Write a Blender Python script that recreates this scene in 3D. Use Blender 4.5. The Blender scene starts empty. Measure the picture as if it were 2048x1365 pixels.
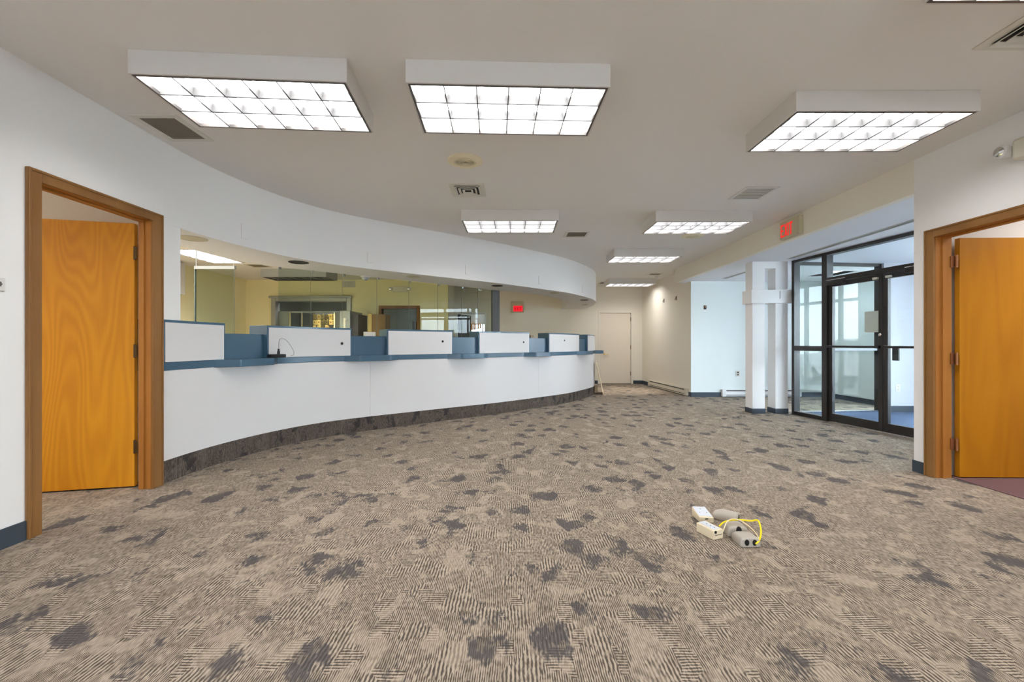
import bpy, bmesh, math, random
import numpy as np
from mathutils import Vector, Matrix

random.seed(7)
S = bpy.context.scene
COL = S.collection

# ------------------------------------------------------------------ camera, world, exposure
cam_data = bpy.data.cameras.new('camera')
cam_data.sensor_width = 36.0
cam_data.lens = 36.0 * 860.0 / 2048.0
cam_data.shift_y = (688.0 - 682.5) / 2048.0
cam_data.clip_end = 200
cam = bpy.data.objects.new('camera', cam_data)
cam.location = (0, 0, 1.18)
cam.rotation_euler = (math.pi / 2, 0, 0)
COL.objects.link(cam)
S.camera = cam

world = bpy.data.worlds.new('overcast_sky')
world.use_nodes = True
S.world = world
_bg = world.node_tree.nodes['Background']
_bg.inputs[0].default_value = (0.80, 0.86, 1.0, 1)
_bg.inputs[1].default_value = 11.5

LAMP_STRENGTH = 6.5
S.view_settings.view_transform = 'Standard'
S.view_settings.look = 'None'
S.view_settings.gamma = 1.0
S.view_settings.use_curve_mapping = False
S.view_settings.exposure = 1.38
S.cycles.use_denoising = True
S.cycles.max_bounces = 9
S.cycles.diffuse_bounces = 6
S.cycles.glossy_bounces = 4
S.cycles.transparent_max_bounces = 16
S.cycles.transmission_bounces = 4
S.cycles.caustics_reflective = False
S.cycles.caustics_refractive = False
S.cycles.sample_clamp_indirect = 6.0
S.cycles.blur_glossy = 0.5

# ------------------------------------------------------------------ materials
def _new(name):
    m = bpy.data.materials.new(name)
    m.use_nodes = True
    nt = m.node_tree
    return m, nt, nt.nodes['Principled BSDF'], nt.nodes['Material Output']

class N:
    """small node-building helper"""
    def __init__(self, nt):
        self.nt = nt
    def node(self, t, **kw):
        n = self.nt.nodes.new(t)
        for k, v in kw.items():
            setattr(n, k, v)
        return n
    def link(self, a, b):
        self.nt.links.new(a, b)
    def put(self, sock, v):
        if hasattr(v, 'is_output') or isinstance(v, bpy.types.NodeSocket):
            self.link(v, sock)
        else:
            sock.default_value = v
    def math(self, op, a, b=None, c=None, clamp=False):
        n = self.node('ShaderNodeMath', operation=op)
        n.use_clamp = clamp
        self.put(n.inputs[0], a)
        if b is not None: self.put(n.inputs[1], b)
        if c is not None: self.put(n.inputs[2], c)
        return n.outputs[0]
    def mix(self, f, a, b):
        n = self.node('ShaderNodeMix', data_type='RGBA')
        self.put(n.inputs[0], f)
        for i, v in ((6, a), (7, b)):
            if isinstance(v, tuple):
                v = v if len(v) == 4 else (*v, 1)
                n.inputs[i].default_value = v
            else:
                self.link(v, n.inputs[i])
        return n.outputs[2]
    def noise(self, vec, scale, detail=2, rough=0.5, dist=0.0):
        n = self.node('ShaderNodeTexNoise')
        self.link(vec, n.inputs['Vector'])
        n.inputs['Scale'].default_value = scale
        n.inputs['Detail'].default_value = detail
        n.inputs['Roughness'].default_value = rough
        n.inputs['Distortion'].default_value = dist
        return n.outputs[0]
    def map(self, v, a, b, c=0.0, d=1.0, smooth=True):
        n = self.node('ShaderNodeMapRange')
        if smooth: n.interpolation_type = 'SMOOTHSTEP'
        self.link(v, n.inputs[0])
        for i, x in enumerate((a, b, c, d)):
            n.inputs[i + 1].default_value = x
        return n.outputs[0]
    def xyz(self, vec):
        n = self.node('ShaderNodeSeparateXYZ')
        self.link(vec, n.inputs[0])
        return n.outputs
    def comb(self, x, y, z):
        n = self.node('ShaderNodeCombineXYZ')
        for i, v in enumerate((x, y, z)): self.put(n.inputs[i], v)
        return n.outputs[0]
    def obj(self):
        return self.node('ShaderNodeTexCoord').outputs['Object']
    def scale(self, vec, s):
        n = self.node('ShaderNodeVectorMath', operation='MULTIPLY')
        self.link(vec, n.inputs[0]); n.inputs[1].default_value = s
        return n.outputs[0]
    def bump(self, h, strength, dist):
        n = self.node('ShaderNodeBump')
        n.inputs['Strength'].default_value = strength
        n.inputs['Distance'].default_value = dist
        self.link(h, n.inputs['Height'])
        return n.outputs[0]

def paint(name, col, rough=0.6, var=0.03, bump=0.03, scale=60.0, spec=0.3, metal=0.0):
    m, nt, b, o = _new(name)
    n = N(nt); v = n.obj()
    big = n.noise(v, 1.3, 2)
    dark = tuple(c * (1 - var) for c in col); lite = tuple(min(1, c * (1 + var)) for c in col)
    n.link(n.mix(big, dark, lite), b.inputs['Base Color'])
    b.inputs['Roughness'].default_value = rough
    b.inputs['Specular IOR Level'].default_value = spec
    b.inputs['Metallic'].default_value = metal
    if bump:
        n.link(n.bump(n.noise(v, scale, 2), bump, 0.002), b.inputs['Normal'])
    return m

def emit(name, col, strength):
    m, nt, b, o = _new(name)
    nt.nodes.remove(b)
    n = N(nt)
    e = n.node('ShaderNodeEmission')
    v = n.obj()
    n.link(n.mix(n.noise(v, 5.0, 1), tuple(c * .97 for c in col), col), e.inputs[0])
    e.inputs[1].default_value = strength
    n.link(e.outputs[0], o.inputs[0])
    return m

def glass(name, tint, refl=1.0, ior=1.5, rough=0.0):
    m, nt, b, o = _new(name)
    nt.nodes.remove(b)
    n = N(nt)
    t = n.node('ShaderNodeBsdfTransparent'); t.inputs[0].default_value = (*tint, 1)
    g = n.node('ShaderNodeBsdfGlossy'); g.inputs['Roughness'].default_value = rough
    f = n.node('ShaderNodeFresnel'); f.inputs[0].default_value = ior
    back = n.node('ShaderNodeNewGeometry').outputs['Backfacing']
    fac = n.math('MULTIPLY', n.math('MULTIPLY', f.outputs[0], refl), n.math('SUBTRACT', 1.0, back), clamp=True)
    mx = n.node('ShaderNodeMixShader')
    n.link(fac, mx.inputs[0]); n.link(t.outputs[0], mx.inputs[1]); n.link(g.outputs[0], mx.inputs[2])
    n.link(mx.outputs[0], o.inputs[0])
    return m

def wood(name, light, dark, rough=0.35, axis='Z', ring=9.0, seed=0.0):
    m, nt, b, o = _new(name)
    n = N(nt); v = n.obj()
    sc = {'Z': (1, 1, 0.13), 'X': (0.13, 1, 1), 'Y': (1, 0.13, 1)}[axis]
    off = n.node('ShaderNodeVectorMath', operation='ADD'); n.link(v, off.inputs[0]); off.inputs[1].default_value = (seed, seed * .7, seed * .3)
    st = n.scale(off.outputs[0], sc)
    base = n.noise(st, 2.2, 2, 0.5)
    rings = n.math('FRACT', n.math('MULTIPLY', base, ring))
    tri = n.math('ABSOLUTE', n.math('SUBTRACT', n.math('MULTIPLY', rings, 2.0), 1.0))
    grain = n.map(tri, 0.0, 1.0)
    fine = n.noise(n.scale(off.outputs[0], tuple(s * (90 if s > .5 else 30) for s in sc)), 1.0, 3, 0.6)
    patch = n.noise(v, 1.6, 2)
    f = n.math('ADD', n.math('MULTIPLY', grain, 0.45), n.math('MULTIPLY', fine, 0.45))
    f = n.math('ADD', f, n.math('MULTIPLY', n.math('SUBTRACT', patch, 0.5), 0.5), clamp=True)
    n.link(n.mix(f, light, dark), b.inputs['Base Color'])
    b.inputs['Roughness'].default_value = rough
    b.inputs['Specular IOR Level'].default_value = 0.3
    n.link(n.bump(fine, 0.05, 0.001), b.inputs['Normal'])
    return m

def carpet(name, tan, mid, brown, slate, up=False):
    """loop carpet: fine ribs along Y, blocks of wider ribs, plain tan patches, slate splotches.
    up=True: the same yarn on a vertical strip (x+y along, z up)."""
    m, nt, b, o = _new(name)
    n = N(nt); v = n.obj()
    x, y, z = n.xyz(v)
    if up:
        u = n.math('ADD', x, y); w = z
    else:
        u, w = x, y
    p = n.comb(u, w, 0.0)
    # slightly wandering ribs
    wob = n.math('MULTIPLY', n.math('SUBTRACT', n.noise(n.scale(p, (9, 9, 1)), 1.0, 2), 0.5), 0.012)
    uu = n.math('ADD', u, wob)
    rib1 = n.math('SINE', n.math('MULTIPLY', uu, 2 * math.pi / 0.0085))
    rib2 = n.math('SINE', n.math('MULTIPLY', uu, 2 * math.pi / 0.0155))
    rib3 = n.math('SINE', n.math('MULTIPLY', n.math('ADD', w, wob), 2 * math.pi / 0.0145))
    # per-block masks, wandering block edges
    blk = n.noise(n.scale(p, (6.2, 5.0, 1)), 1.0, 1, 0.4)
    blk2 = n.noise(n.scale(n.comb(n.math('ADD', u, 31.3), n.math('ADD', w, 11.7), 0.0), (7.5, 5.0, 1)), 1.0, 1, 0.4)
    blk3 = n.noise(n.scale(n.comb(n.math('ADD', u, 7.7), n.math('SUBTRACT', w, 23.1), 0.0), (7.5, 5.2, 1)), 1.0, 2, 0.5, 0.6)
    spl = n.noise(n.scale(n.comb(n.math('ADD', u, 57.0), n.math('ADD', w, 91.0), 0.0), (7.4, 5.0, 1)), 1.0, 2, 0.5, 0.7)
    rowcut = n.noise(n.scale(p, (118, 30, 1)), 1.0, 1, 0.5)      # loops broken along the rib
    wide = n.map(blk, 0.535, 0.565)
    cross = n.math('MULTIPLY', n.map(blk2, 0.60, 0.62), 1.0)
    r = n.math('ADD', n.math('MULTIPLY', rib1, n.math('SUBTRACT', 1.0, wide)), n.math('MULTIPLY', rib2, wide))
    r = n.math('ADD', n.math('MULTIPLY', r, n.math('SUBTRACT', 1.0, cross)), n.math('MULTIPLY', rib3, cross))
    r = n.math('ADD', r, n.math('MULTIPLY', n.math('SUBTRACT', rowcut, 0.5), 4.4))
    lit = n.map(r, -0.9, 0.9)
    c = n.mix(lit, brown, tan)
    tanpatch = n.math('MULTIPLY', n.map(blk3, 0.56, 0.61), 0.85)
    c = n.mix(tanpatch, c, n.mix(lit, mid, tan))
    vo = n.node('ShaderNodeTexVoronoi'); vo.feature = 'F1'; vo.inputs['Scale'].default_value = 1.0; vo.inputs['Randomness'].default_value = 0.85
    n.link(n.scale(p, (4.1, 3.3, 1)), vo.inputs['Vector'])
    dist = n.math('ADD', vo.outputs['Distance'], n.math('MULTIPLY', n.math('SUBTRACT', spl, .5), 1.15))
    dist = n.math('ADD', dist, n.math('MULTIPLY', n.math('SUBTRACT', rowcut, .5), 0.35))
    spot = n.math('MULTIPLY', n.map(dist, 0.37, 0.21), 0.92)
    c = n.mix(spot, c, n.mix(lit, slate, tuple(k * 1.7 for k in slate)))
    sp2 = n.noise(n.scale(n.comb(n.math('ADD', u, 17.0), n.math('ADD', w, 41.0), 0.0), (15.0, 9.0, 1)), 1.0, 2, 0.5, 0.5)
    dk = n.math('MULTIPLY', n.map(n.math('ADD', sp2, n.math('MULTIPLY', n.math('SUBTRACT', rowcut, .5), 0.2)), 0.56, 0.63), 0.6)
    c = n.mix(dk, c, n.mix(lit, brown, mid))
    fl = n.noise(p, 420.0, 1)
    c = n.mix(n.math('MULTIPLY', n.math('SUBTRACT', 1.0, fl), 0.35), c, tuple(k * .55 for k in brown))
    wear = n.noise(p, 0.6, 2)
    c2 = n.mix(n.math('MULTIPLY', wear, 0.18), c, mid)
    n.link(c2, b.inputs['Base Color'])
    b.inputs['Roughness'].default_value = 0.95
    b.inputs['Specular IOR Level'].default_value = 0.05
    n.link(n.bump(r, 0.25, 0.002), b.inputs['Normal'])
    return m

M = {}
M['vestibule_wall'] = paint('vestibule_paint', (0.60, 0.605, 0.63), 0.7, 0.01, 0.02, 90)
M['wall'] = paint('wall_paint', (0.85, 0.84, 0.83), 0.7, 0.012, 0.02, 90)
M['warm_wall'] = paint('warm_wall_paint', (0.83, 0.78, 0.68), 0.7, 0.012, 0.02, 90)
M['yellow_wall'] = paint('yellow_wall_paint', (0.87, 0.80, 0.49), 0.7, 0.015, 0.02, 90)
M['cool_wall'] = paint('cool_wall_paint', (0.80, 0.855, 0.84), 0.7, 0.01, 0.02, 90)
M['ceiling'] = paint('ceiling_paint', (0.83, 0.805, 0.77), 0.85, 0.01, 0.05, 130)
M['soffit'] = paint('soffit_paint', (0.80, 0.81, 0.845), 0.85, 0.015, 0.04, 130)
M['office_wall'] = paint('office_wall_paint', (0.74, 0.68, 0.60), 0.7, 0.02, 0.02, 90)
M['grey_room'] = paint('grey_room_paint', (0.42, 0.45, 0.44), 0.7, 0.02, 0.02, 90)
M['lamp_white'] = paint('lamp_enamel', (0.68, 0.65, 0.61), 0.45, 0.01, 0.0)
M['lamp_grey'] = paint('blue_lit_enamel', (0.42, 0.44, 0.46), 0.45, 0.02, 0.0)  # bluish light on the unlit housing put into this grey
M['lamp_trim'] = paint('lamp_trim_steel', (0.16, 0.15, 0.145), 0.35, 0.05, 0.0, metal=0.7)
M['louver'] = paint('louver_aluminium', (0.21, 0.21, 0.215), 0.35, 0.04, 0.0, spec=0.5)
M['louver_edge'] = paint('louver_edge_metal', (0.035, 0.035, 0.04), 0.4, 0.04, 0.0)
M['lamp_glow'] = emit('lamp_glow', (1.0, 0.985, 0.965), LAMP_STRENGTH)
M['lamp_glow_bright'] = emit('lamp_glow_bright', (1.0, 0.985, 0.955), LAMP_STRENGTH * 1.6)
M['lamp_glow_teller'] = emit('lamp_glow_teller', (1.0, 0.98, 0.94), LAMP_STRENGTH * 3.0)
M['lamp_off'] = paint('lamp_unlit_lens', (0.45, 0.47, 0.50), 0.4, 0.05, 0.0)
M['counter_white'] = paint('counter_laminate', (0.72, 0.70, 0.695), 0.4, 0.01, 0.0, spec=0.35)
M['counter_blue'] = paint('counter_blue_laminate', (0.050, 0.115, 0.178), 0.26, 0.08, 0.01, 200, spec=0.5)
M['black'] = paint('black_plastic', (0.012, 0.012, 0.013), 0.45, 0.1, 0.0)
M['slate_base'] = paint('slate_vinyl_base', (0.05, 0.066, 0.086), 0.5, 0.05, 0.0)
M['oak_leaf'] = wood('lamplit_oak_veneer', (0.74, 0.325, 0.018), (0.58, 0.215, 0.010), 0.38, 'Z', 26.0, 1.7)  # same stain as the casing; warm office light put into the colour
M['birch_leaf'] = wood('golden_birch_veneer', (0.54, 0.225, 0.006), (0.44, 0.165, 0.004), 0.38, 'Z', 12.0, 5.1)
M['casing'] = wood('stained_casing_wood', (0.30, 0.146, 0.044), (0.205, 0.09, 0.025), 0.42, 'Z', 3.0, 3.3)
M['jamb'] = wood('stained_jamb_wood', (0.46, 0.19, 0.038), (0.30, 0.11, 0.02), 0.4, 'Z', 3.0, 7.9)
M['hinge'] = paint('bronze_hinge', (0.10, 0.065, 0.035), 0.35, 0.2, 0.0, metal=0.8)
M['copper_hinge'] = paint('copper_hinge', (0.42, 0.20, 0.10), 0.35, 0.2, 0.0, metal=0.8)
M['bronze'] = paint('bronze_aluminium', (0.026, 0.023, 0.022), 0.35, 0.1, 0.0, spec=0.5)
M['steel'] = paint('brushed_steel', (0.42, 0.44, 0.44), 0.35, 0.06, 0.0, metal=0.6)
M['chrome'] = paint('chrome', (0.7, 0.7, 0.7), 0.15, 0.03, 0.0, metal=1.0)
M['brass'] = paint('brass', (0.92, 0.66, 0.27), 0.2, 0.15, 0.9, 16, metal=1.0)
M['beige_plastic'] = paint('beige_plastic', (0.60, 0.545, 0.41), 0.5, 0.03, 0.0)
M['speaker_cream'] = paint('speaker_cream', (0.88, 0.80, 0.58), 0.5, 0.03, 0.0)
M['cream_plastic'] = paint('cream_plastic', (0.74, 0.70, 0.60), 0.5, 0.03, 0.0)
M['off_white'] = paint('off_white_plastic', (0.72, 0.71, 0.68), 0.5, 0.03, 0.0)
M['grille'] = paint('dark_grille', (0.23, 0.20, 0.16), 0.6, 0.1, 0.3, 260)
M['vent_metal'] = paint('vent_enamel', (0.72, 0.70, 0.63), 0.5, 0.05, 0.0)
M['exit_plate'] = paint('exit_housing', (0.56, 0.51, 0.35), 0.5, 0.03, 0.0)
M['exit_red'] = emit('exit_letter_red', (1.0, 0.018, 0.012), 0.42)
M['exit_field'] = emit('exit_field_red', (1.0, 0.02, 0.035), 0.42)
M['exit_dark'] = paint('exit_letter_dark', (0.25, 0.005, 0.012), 0.5, 0.05, 0.0)
M['glass'] = glass('clear_glass', (0.95, 0.98, 0.97), 0.7, 1.5)
M['teller_glass'] = glass('tinted_teller_glass', (0.84, 0.89, 0.85), 0.6, 1.5)
M['glass_edge'] = paint('glass_edge', (0.13, 0.16, 0.14), 0.3, 0.05, 0.0)
M['paper'] = paint('notice_paper', (0.86, 0.85, 0.82), 0.8, 0.02, 0.0)
M['paper_ink'] = paint('faded_ink', (0.42, 0.42, 0.42), 0.8, 0.02, 0.0)
M['plywood'] = paint('plywood_edge', (0.62, 0.50, 0.34), 0.7, 0.1, 0.0)
M['hardboard'] = paint('dark_hardboard', (0.05, 0.04, 0.03), 0.7, 0.1, 0.0)
M['cardboard'] = paint('brown_cardboard', (0.30, 0.235, 0.16), 0.8, 0.08, 0.0)
M['white_door'] = paint('beige_door_paint', (0.80, 0.72, 0.61), 0.5, 0.015, 0.0)
M['heater_warm'] = paint('heater_enamel', (0.66, 0.61, 0.50), 0.45, 0.03, 0.0)
M['heater_white'] = paint('heater_white_enamel', (0.80, 0.80, 0.80), 0.45, 0.03, 0.0)
M['galv'] = paint('galvanised_steel', (0.66, 0.70, 0.76), 0.45, 0.2, 0.1, 50, metal=0.3)
M['cream_box'] = paint('cream_enamel_box', (0.80, 0.69, 0.49), 0.45, 0.02, 0.0)
M['grey_cover'] = paint('warm_grey_plastic', (0.44, 0.40, 0.345), 0.5, 0.03, 0.0)
M['yellow_cord'] = paint('yellow_cord', (0.90, 0.70, 0.01), 0.4, 0.03, 0.0)
M['beige_cord'] = paint('beige_cord', (0.72, 0.60, 0.36), 0.5, 0.03, 0.0)
M['carpet'] = carpet('patterned_carpet', (0.54, 0.448, 0.352), (0.33, 0.272, 0.213), (0.082, 0.068, 0.057), (0.052, 0.051, 0.057))
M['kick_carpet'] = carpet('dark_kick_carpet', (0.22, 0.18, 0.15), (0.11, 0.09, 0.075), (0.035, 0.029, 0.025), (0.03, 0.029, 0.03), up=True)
M['blue_carpet'] = paint('blue_mat_carpet', (0.12, 0.16, 0.25), 0.95, 0.15, 0.4, 300, spec=0.05)
M['maroon_carpet'] = paint('maroon_carpet', (0.16, 0.095, 0.10), 0.95, 0.12, 0.4, 300, spec=0.05)
M['asphalt'] = paint('pale_asphalt', (0.42, 0.42, 0.42), 0.9, 0.1, 0.2, 40)
M['car_paint'] = paint('white_car_paint', (0.75, 0.76, 0.77), 0.2, 0.02, 0.0, spec=0.6)
M['tyre'] = paint('tyre_rubber', (0.02, 0.02, 0.02), 0.8, 0.05, 0.0)
M['olive_cloth'] = paint('olive_curtain', (0.16, 0.15, 0.06), 0.9, 0.15, 0.0)
M['orange_cloth'] = paint('orange_valance', (0.50, 0.22, 0.08), 0.9, 0.1, 0.0)
M['cabinet_wood'] = wood('cabinet_wood', (0.26, 0.15, 0.05), (0.15, 0.085, 0.03), 0.5, 'Z', 3.0, 9.0)
M['pale_wood'] = wood('pale_edge_wood', (0.70, 0.52, 0.20), (0.58, 0.40, 0.14), 0.5, 'Z', 3.0, 4.0)
M['dark_door'] = paint('dark_door_paint', (0.10, 0.095, 0.09), 0.5, 0.04, 0.0)

# ------------------------------------------------------------------ mesh helpers
WLOC = {}

class MB:
    def __init__(self):
        self.v = []; self.f = []
    def add(self, vs, fs):
        k = len(self.v)
        self.v += [tuple(p) for p in vs]
        self.f += [tuple(i + k for i in q) for q in fs]
        return self
    def box(self, x0, x1, y0, y1, z0, z1):
        vs = [(x, y, z) for z in (z0, z1) for x, y in ((x0, y0), (x1, y0), (x1, y1), (x0, y1))]
        return self.add(vs, [(3, 2, 1, 0), (4, 5, 6, 7), (0, 1, 5, 4), (1, 2, 6, 5), (2, 3, 7, 6), (3, 0, 4, 7)])
    def obox(self, o, a, b, c):
        """box from corner o with edge vectors a, b, c"""
        o, a, b, c = (Vector(t) for t in (o, a, b, c))
        if a.cross(b).dot(c) < 0: a, b = b, a
        vs = [o, o + a, o + a + b, o + b, o + c, o + a + c, o + a + b + c, o + b + c]
        return self.add(vs, [(3, 2, 1, 0), (4, 5, 6, 7), (0, 1, 5, 4), (1, 2, 6, 5), (2, 3, 7, 6), (3, 0, 4, 7)])
    def prism(self, poly, z0, z1):
        a = sum(poly[i][0] * poly[(i + 1) % len(poly)][1] - poly[(i + 1) % len(poly)][0] * poly[i][1] for i in range(len(poly)))
        if a < 0: poly = poly[::-1]
        n = len(poly)
        vs = [(x, y, z0) for x, y in poly] + [(x, y, z1) for x, y in poly]
        fs = [tuple(range(n))[::-1], tuple(range(n, 2 * n))] + [(i, (i + 1) % n, (i + 1) % n + n, i + n) for i in range(n)]
        return self.add(vs, fs)
    def quad(self, a, b, c, d):
        return self.add([a, b, c, d], [(0, 1, 2, 3)])
    def tube(self, pts, r, n=10, closed=False):
        pts = [Vector(p) for p in pts]
        vs, fs = [], []
        up = Vector((0, 0, 1))
        for i, p in enumerate(pts):
            t = (pts[min(i + 1, len(pts) - 1)] - pts[max(i - 1, 0)]).normalized()
            a = t.cross(up)
            if a.length < 1e-3: a = t.cross(Vector((1, 0, 0)))
            a.normalize(); b = a.cross(t)
            rr = r[i] if isinstance(r, (list, tuple)) else r
            for k in range(n):
                w = 2 * math.pi * k / n
                vs.append(p + a * math.cos(w) * rr + b * math.sin(w) * rr)
        for i in range(len(pts) - 1):
            for k in range(n):
                fs.append((i * n + k, i * n + (k + 1) % n, (i + 1) * n + (k + 1) % n, (i + 1) * n + k))
        fs.append(tuple(range(n))[::-1]); fs.append(tuple(range((len(pts) - 1) * n, len(pts) * n)))
        return self.add(vs, fs)
    def lathe(self, prof, c, n=28, axis='Z'):
        """prof: (radius, height) list"""
        vs, fs = [], []
        for r, h in prof:
            for k in range(n):
                w = 2 * math.pi * k / n
                p = (r * math.cos(w), r * math.sin(w), h)
                if axis == 'X': p = (h, r * math.cos(w), r * math.sin(w))
                if axis == 'Y': p = (r * math.sin(w), h, r * math.cos(w))
                vs.append((p[0] + c[0], p[1] + c[1], p[2] + c[2]))
        for i in range(len(prof) - 1):
            for k in range(n):
                fs.append((i * n + k, i * n + (k + 1) % n, (i + 1) * n + (k + 1) % n, (i + 1) * n + k))
        if prof[0][0] > 1e-6: fs.append(tuple(range(n))[::-1])
        if prof[-1][0] > 1e-6: fs.append(tuple(range((len(prof) - 1) * n, len(prof) * n)))
        return self.add(vs, fs)
    def xform(self, mat):
        self.v = [tuple(mat @ Vector(p)) for p in self.v]
        return self
    def build(self, name, mat, parent=None, bevel=0.0, smooth=True, local=False, seg=2, angle=35):
        me = bpy.data.meshes.new(name)
        off = Vector((0, 0, 0))
        if parent is not None and not local:
            off = WLOC[parent]
        me.from_pydata([(p[0] - off[0], p[1] - off[1], p[2] - off[2]) for p in self.v], [], self.f)
        bm = bmesh.new(); bm.from_mesh(me)
        bmesh.ops.recalc_face_normals(bm, faces=bm.faces)
        bm.to_mesh(me); bm.free()
        me.materials.append(mat)
        o = bpy.data.objects.new(name, me)
        COL.objects.link(o)
        if parent is not None:
            o.parent = parent
            WLOC[o] = WLOC[parent]
        else:
            WLOC[o] = Vector((0, 0, 0))
        if smooth:
            me.polygons.foreach_set('use_smooth', [True] * len(me.polygons))
            me.set_sharp_from_angle(angle=math.radians(angle))
        if bevel:
            b = o.modifiers.new('bevel', 'BEVEL')
            b.width = bevel; b.segments = seg; b.limit_method = 'ANGLE'; b.angle_limit = math.radians(40)
            b.harden_normals = False
        return o

def tag(o, label=None, cat=None, group=None, kind=None):
    if label: o['label'] = label
    if cat: o['category'] = cat
    if group: o['group'] = group
    if kind: o['kind'] = kind
    return o

def thing(name, loc, label, cat, group=None, rz=0.0):
    o = bpy.data.objects.new(name, None)
    o.empty_display_size = 0.1
    o.location = loc; o.rotation_euler = (0, 0, rz)
    COL.objects.link(o)
    WLOC[o] = Vector(loc)
    return tag(o, label, cat, group)

def struct(name, mb, mat, label=None, cat=None, bevel=0.0, **kw):
    o = mb.build(name, mat, None, bevel, **kw)
    o['kind'] = 'structure'
    if label: tag(o, label, cat)
    return o

def dup(root, loc, rz, label, group=None):
    def cp(o, par):
        c = o.copy(); COL.objects.link(c)
        if par is not None: c.parent = par
        for ch in list(o.children): cp(ch, c)
        return c
    r = cp(root, None)
    r.location = loc; r.rotation_euler = (0, 0, rz); r['label'] = label
    if group: r['group'] = group
    return r

def spline(pts, n=40, sm=96, m=600):
    P = [np.array(p, float) for p in pts]
    P = [2 * P[0] - P[1]] + P + [2 * P[-1] - P[-2]]
    out = []
    for i in range(1, len(P) - 2):
        a, b, c, d = P[i - 1:i + 3]
        for k in range(n):
            t = k / n
            out.append(.5 * ((2 * b) + (c - a) * t + (2 * a - 5 * b + 4 * c - d) * t * t + (-a + 3 * b - 3 * c + d) * t ** 3))
    out.append(P[-2]); out = np.array(out)
    s = np.r_[0, np.cumsum(np.linalg.norm(np.diff(out, axis=0), axis=1))]
    u = np.linspace(0, s[-1], m)
    out = np.c_[np.interp(u, s, out[:, 0]), np.interp(u, s, out[:, 1])]
    for _ in range(sm):
        out[1:-1] = .25 * out[:-2] + .5 * out[1:-1] + .25 * out[2:]
    s = np.r_[0, np.cumsum(np.linalg.norm(np.diff(out, axis=0), axis=1))]
    return s, out

class Curve2:
    def __init__(self, pts, sm=96):
        self.s, self.p = spline(pts, sm=sm)
    def at(self, s):
        return np.array([np.interp(s, self.s, self.p[:, 0]), np.interp(s, self.s, self.p[:, 1])])
    def tan(self, s):
        d = self.at(min(s + .03, self.s[-1])) - self.at(max(s - .03, 0))
        return d / np.linalg.norm(d)
    def off(self, s, d):          # d > 0: towards the lobby
        t = self.tan(s)
        return self.at(s) + d * np.array([t[1], -t[0]])
    def strip(self, s0, s1, d0, d1, step=0.06):
        """plan polygon between offsets d0 and d1"""
        k = max(2, int(math.ceil((s1 - s0) / step)) + 1)
        ss = np.linspace(s0, s1, k)
        return [tuple(self.off(s, d0)) for s in ss], [tuple(self.off(s, d1)) for s in ss]

def ribbon(mb, A, B, z0, z1):
    """solid between two polylines of equal length, z0..z1"""
    n = len(A)
    vs = [(*p, z0) for p in A] + [(*p, z0) for p in B] + [(*p, z1) for p in A] + [(*p, z1) for p in B]
    a0, b0, a1, b1 = 0, n, 2 * n, 3 * n
    fs = []
    for i in range(n - 1):
        fs += [(a0 + i, a0 + i + 1, b0 + i + 1, b0 + i), (a1 + i, b1 + i, b1 + i + 1, a1 + i + 1),
               (a0 + i, a1 + i, a1 + i + 1, a0 + i + 1), (b0 + i, b0 + i + 1, b1 + i + 1, b1 + i)]
    fs += [(a0, b0, b1, a1), (a0 + n - 1, a1 + n - 1, b1 + n - 1, b0 + n - 1)]
    return mb.add(vs, fs)

# the line of the teller counter and of the bulkhead above it (metres, plan)
C = Curve2([(-2.93, 3.0), (-2.93, 3.3), (-2.93, 3.6), (-2.925, 3.9), (-2.885, 4.2), (-2.80, 4.55), (-2.655, 4.95), (-2.42, 5.36),
            (-2.10, 5.71), (-1.64, 6.1), (-1.0, 6.62), (-.25, 7.22), (.48, 7.93), (1.08, 8.55), (1.5, 9.2), (1.78, 9.7), (1.94, 10.1),
            (2.08, 10.65), (2.14, 11.4), (2.12, 12.65)])
Q = Curve2([(-3.45, 3.75), (-3.45, 4.2), (-3.45, 4.7), (-3.36, 5.35), (-3.1, 5.69), (-2.88, 5.9), (-2.0, 6.68), (-1.16, 7.43),
            (-.35, 8.14), (.5, 8.9), (1.04, 9.75), (1.34, 10.5), (1.44, 11.2), (1.44, 12.65)], sm=48)

ZC = 2.88      # lobby ceiling
ZS = 2.20      # bulkhead soffit
ZH = 2.57      # entrance soffit
XL, XR = -2.93, 3.72
YB = 12.65     # rear wall

# ------------------------------------------------------------------ floors and ceilings
struct('floor', MB().box(-7.3, 7.7, -4.2, 16.2, -0.1, 0.0), M['carpet'])
struct('floor', MB().prism([(4.775, 7.26), (6.38, 7.43), (7.6, 7.395), (7.6, 4.0), (5.225, 4.0)], 0.0, 0.006), M['blue_carpet'])
struct('floor', MB().box(3.875, 6.78, 0.52, 3.84, 0.0, 0.006), M['maroon_carpet'])
w = MB()
w.box(-7.3, 4.0, -4.2, 16.2, ZC, ZC + .1); w.box(4.0, 7.7, -4.2, 8.2, ZC, ZC + .1); w.box(4.0, 7.7, 8.9, 16.2, ZC, ZC + .1)
w.box(4.0, 6.1, 8.2, 8.9, ZC, ZC + .1); w.box(6.6, 7.7, 8.2, 8.9, ZC, ZC + .1)
struct('ceiling', w, M['ceiling'])
w = MB()
w.box(3.80, 7.6, 3.98, 7.4, ZH, ZH + .06); w.box(3.80, 6.1, 7.4, 9.56, ZH, ZH + .06); w.box(6.6, 6.95, 7.4, 9.56, ZH, ZH + .06)
w.box(6.1, 6.6, 7.4, 8.2, ZH, ZH + .06); w.box(6.1, 6.6, 8.9, 9.56, ZH, ZH + .06); w.box(3.80, 3.975, 9.56, 9.85, ZH, ZH + .06)
struct('ceiling', w, M['soffit'])

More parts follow.
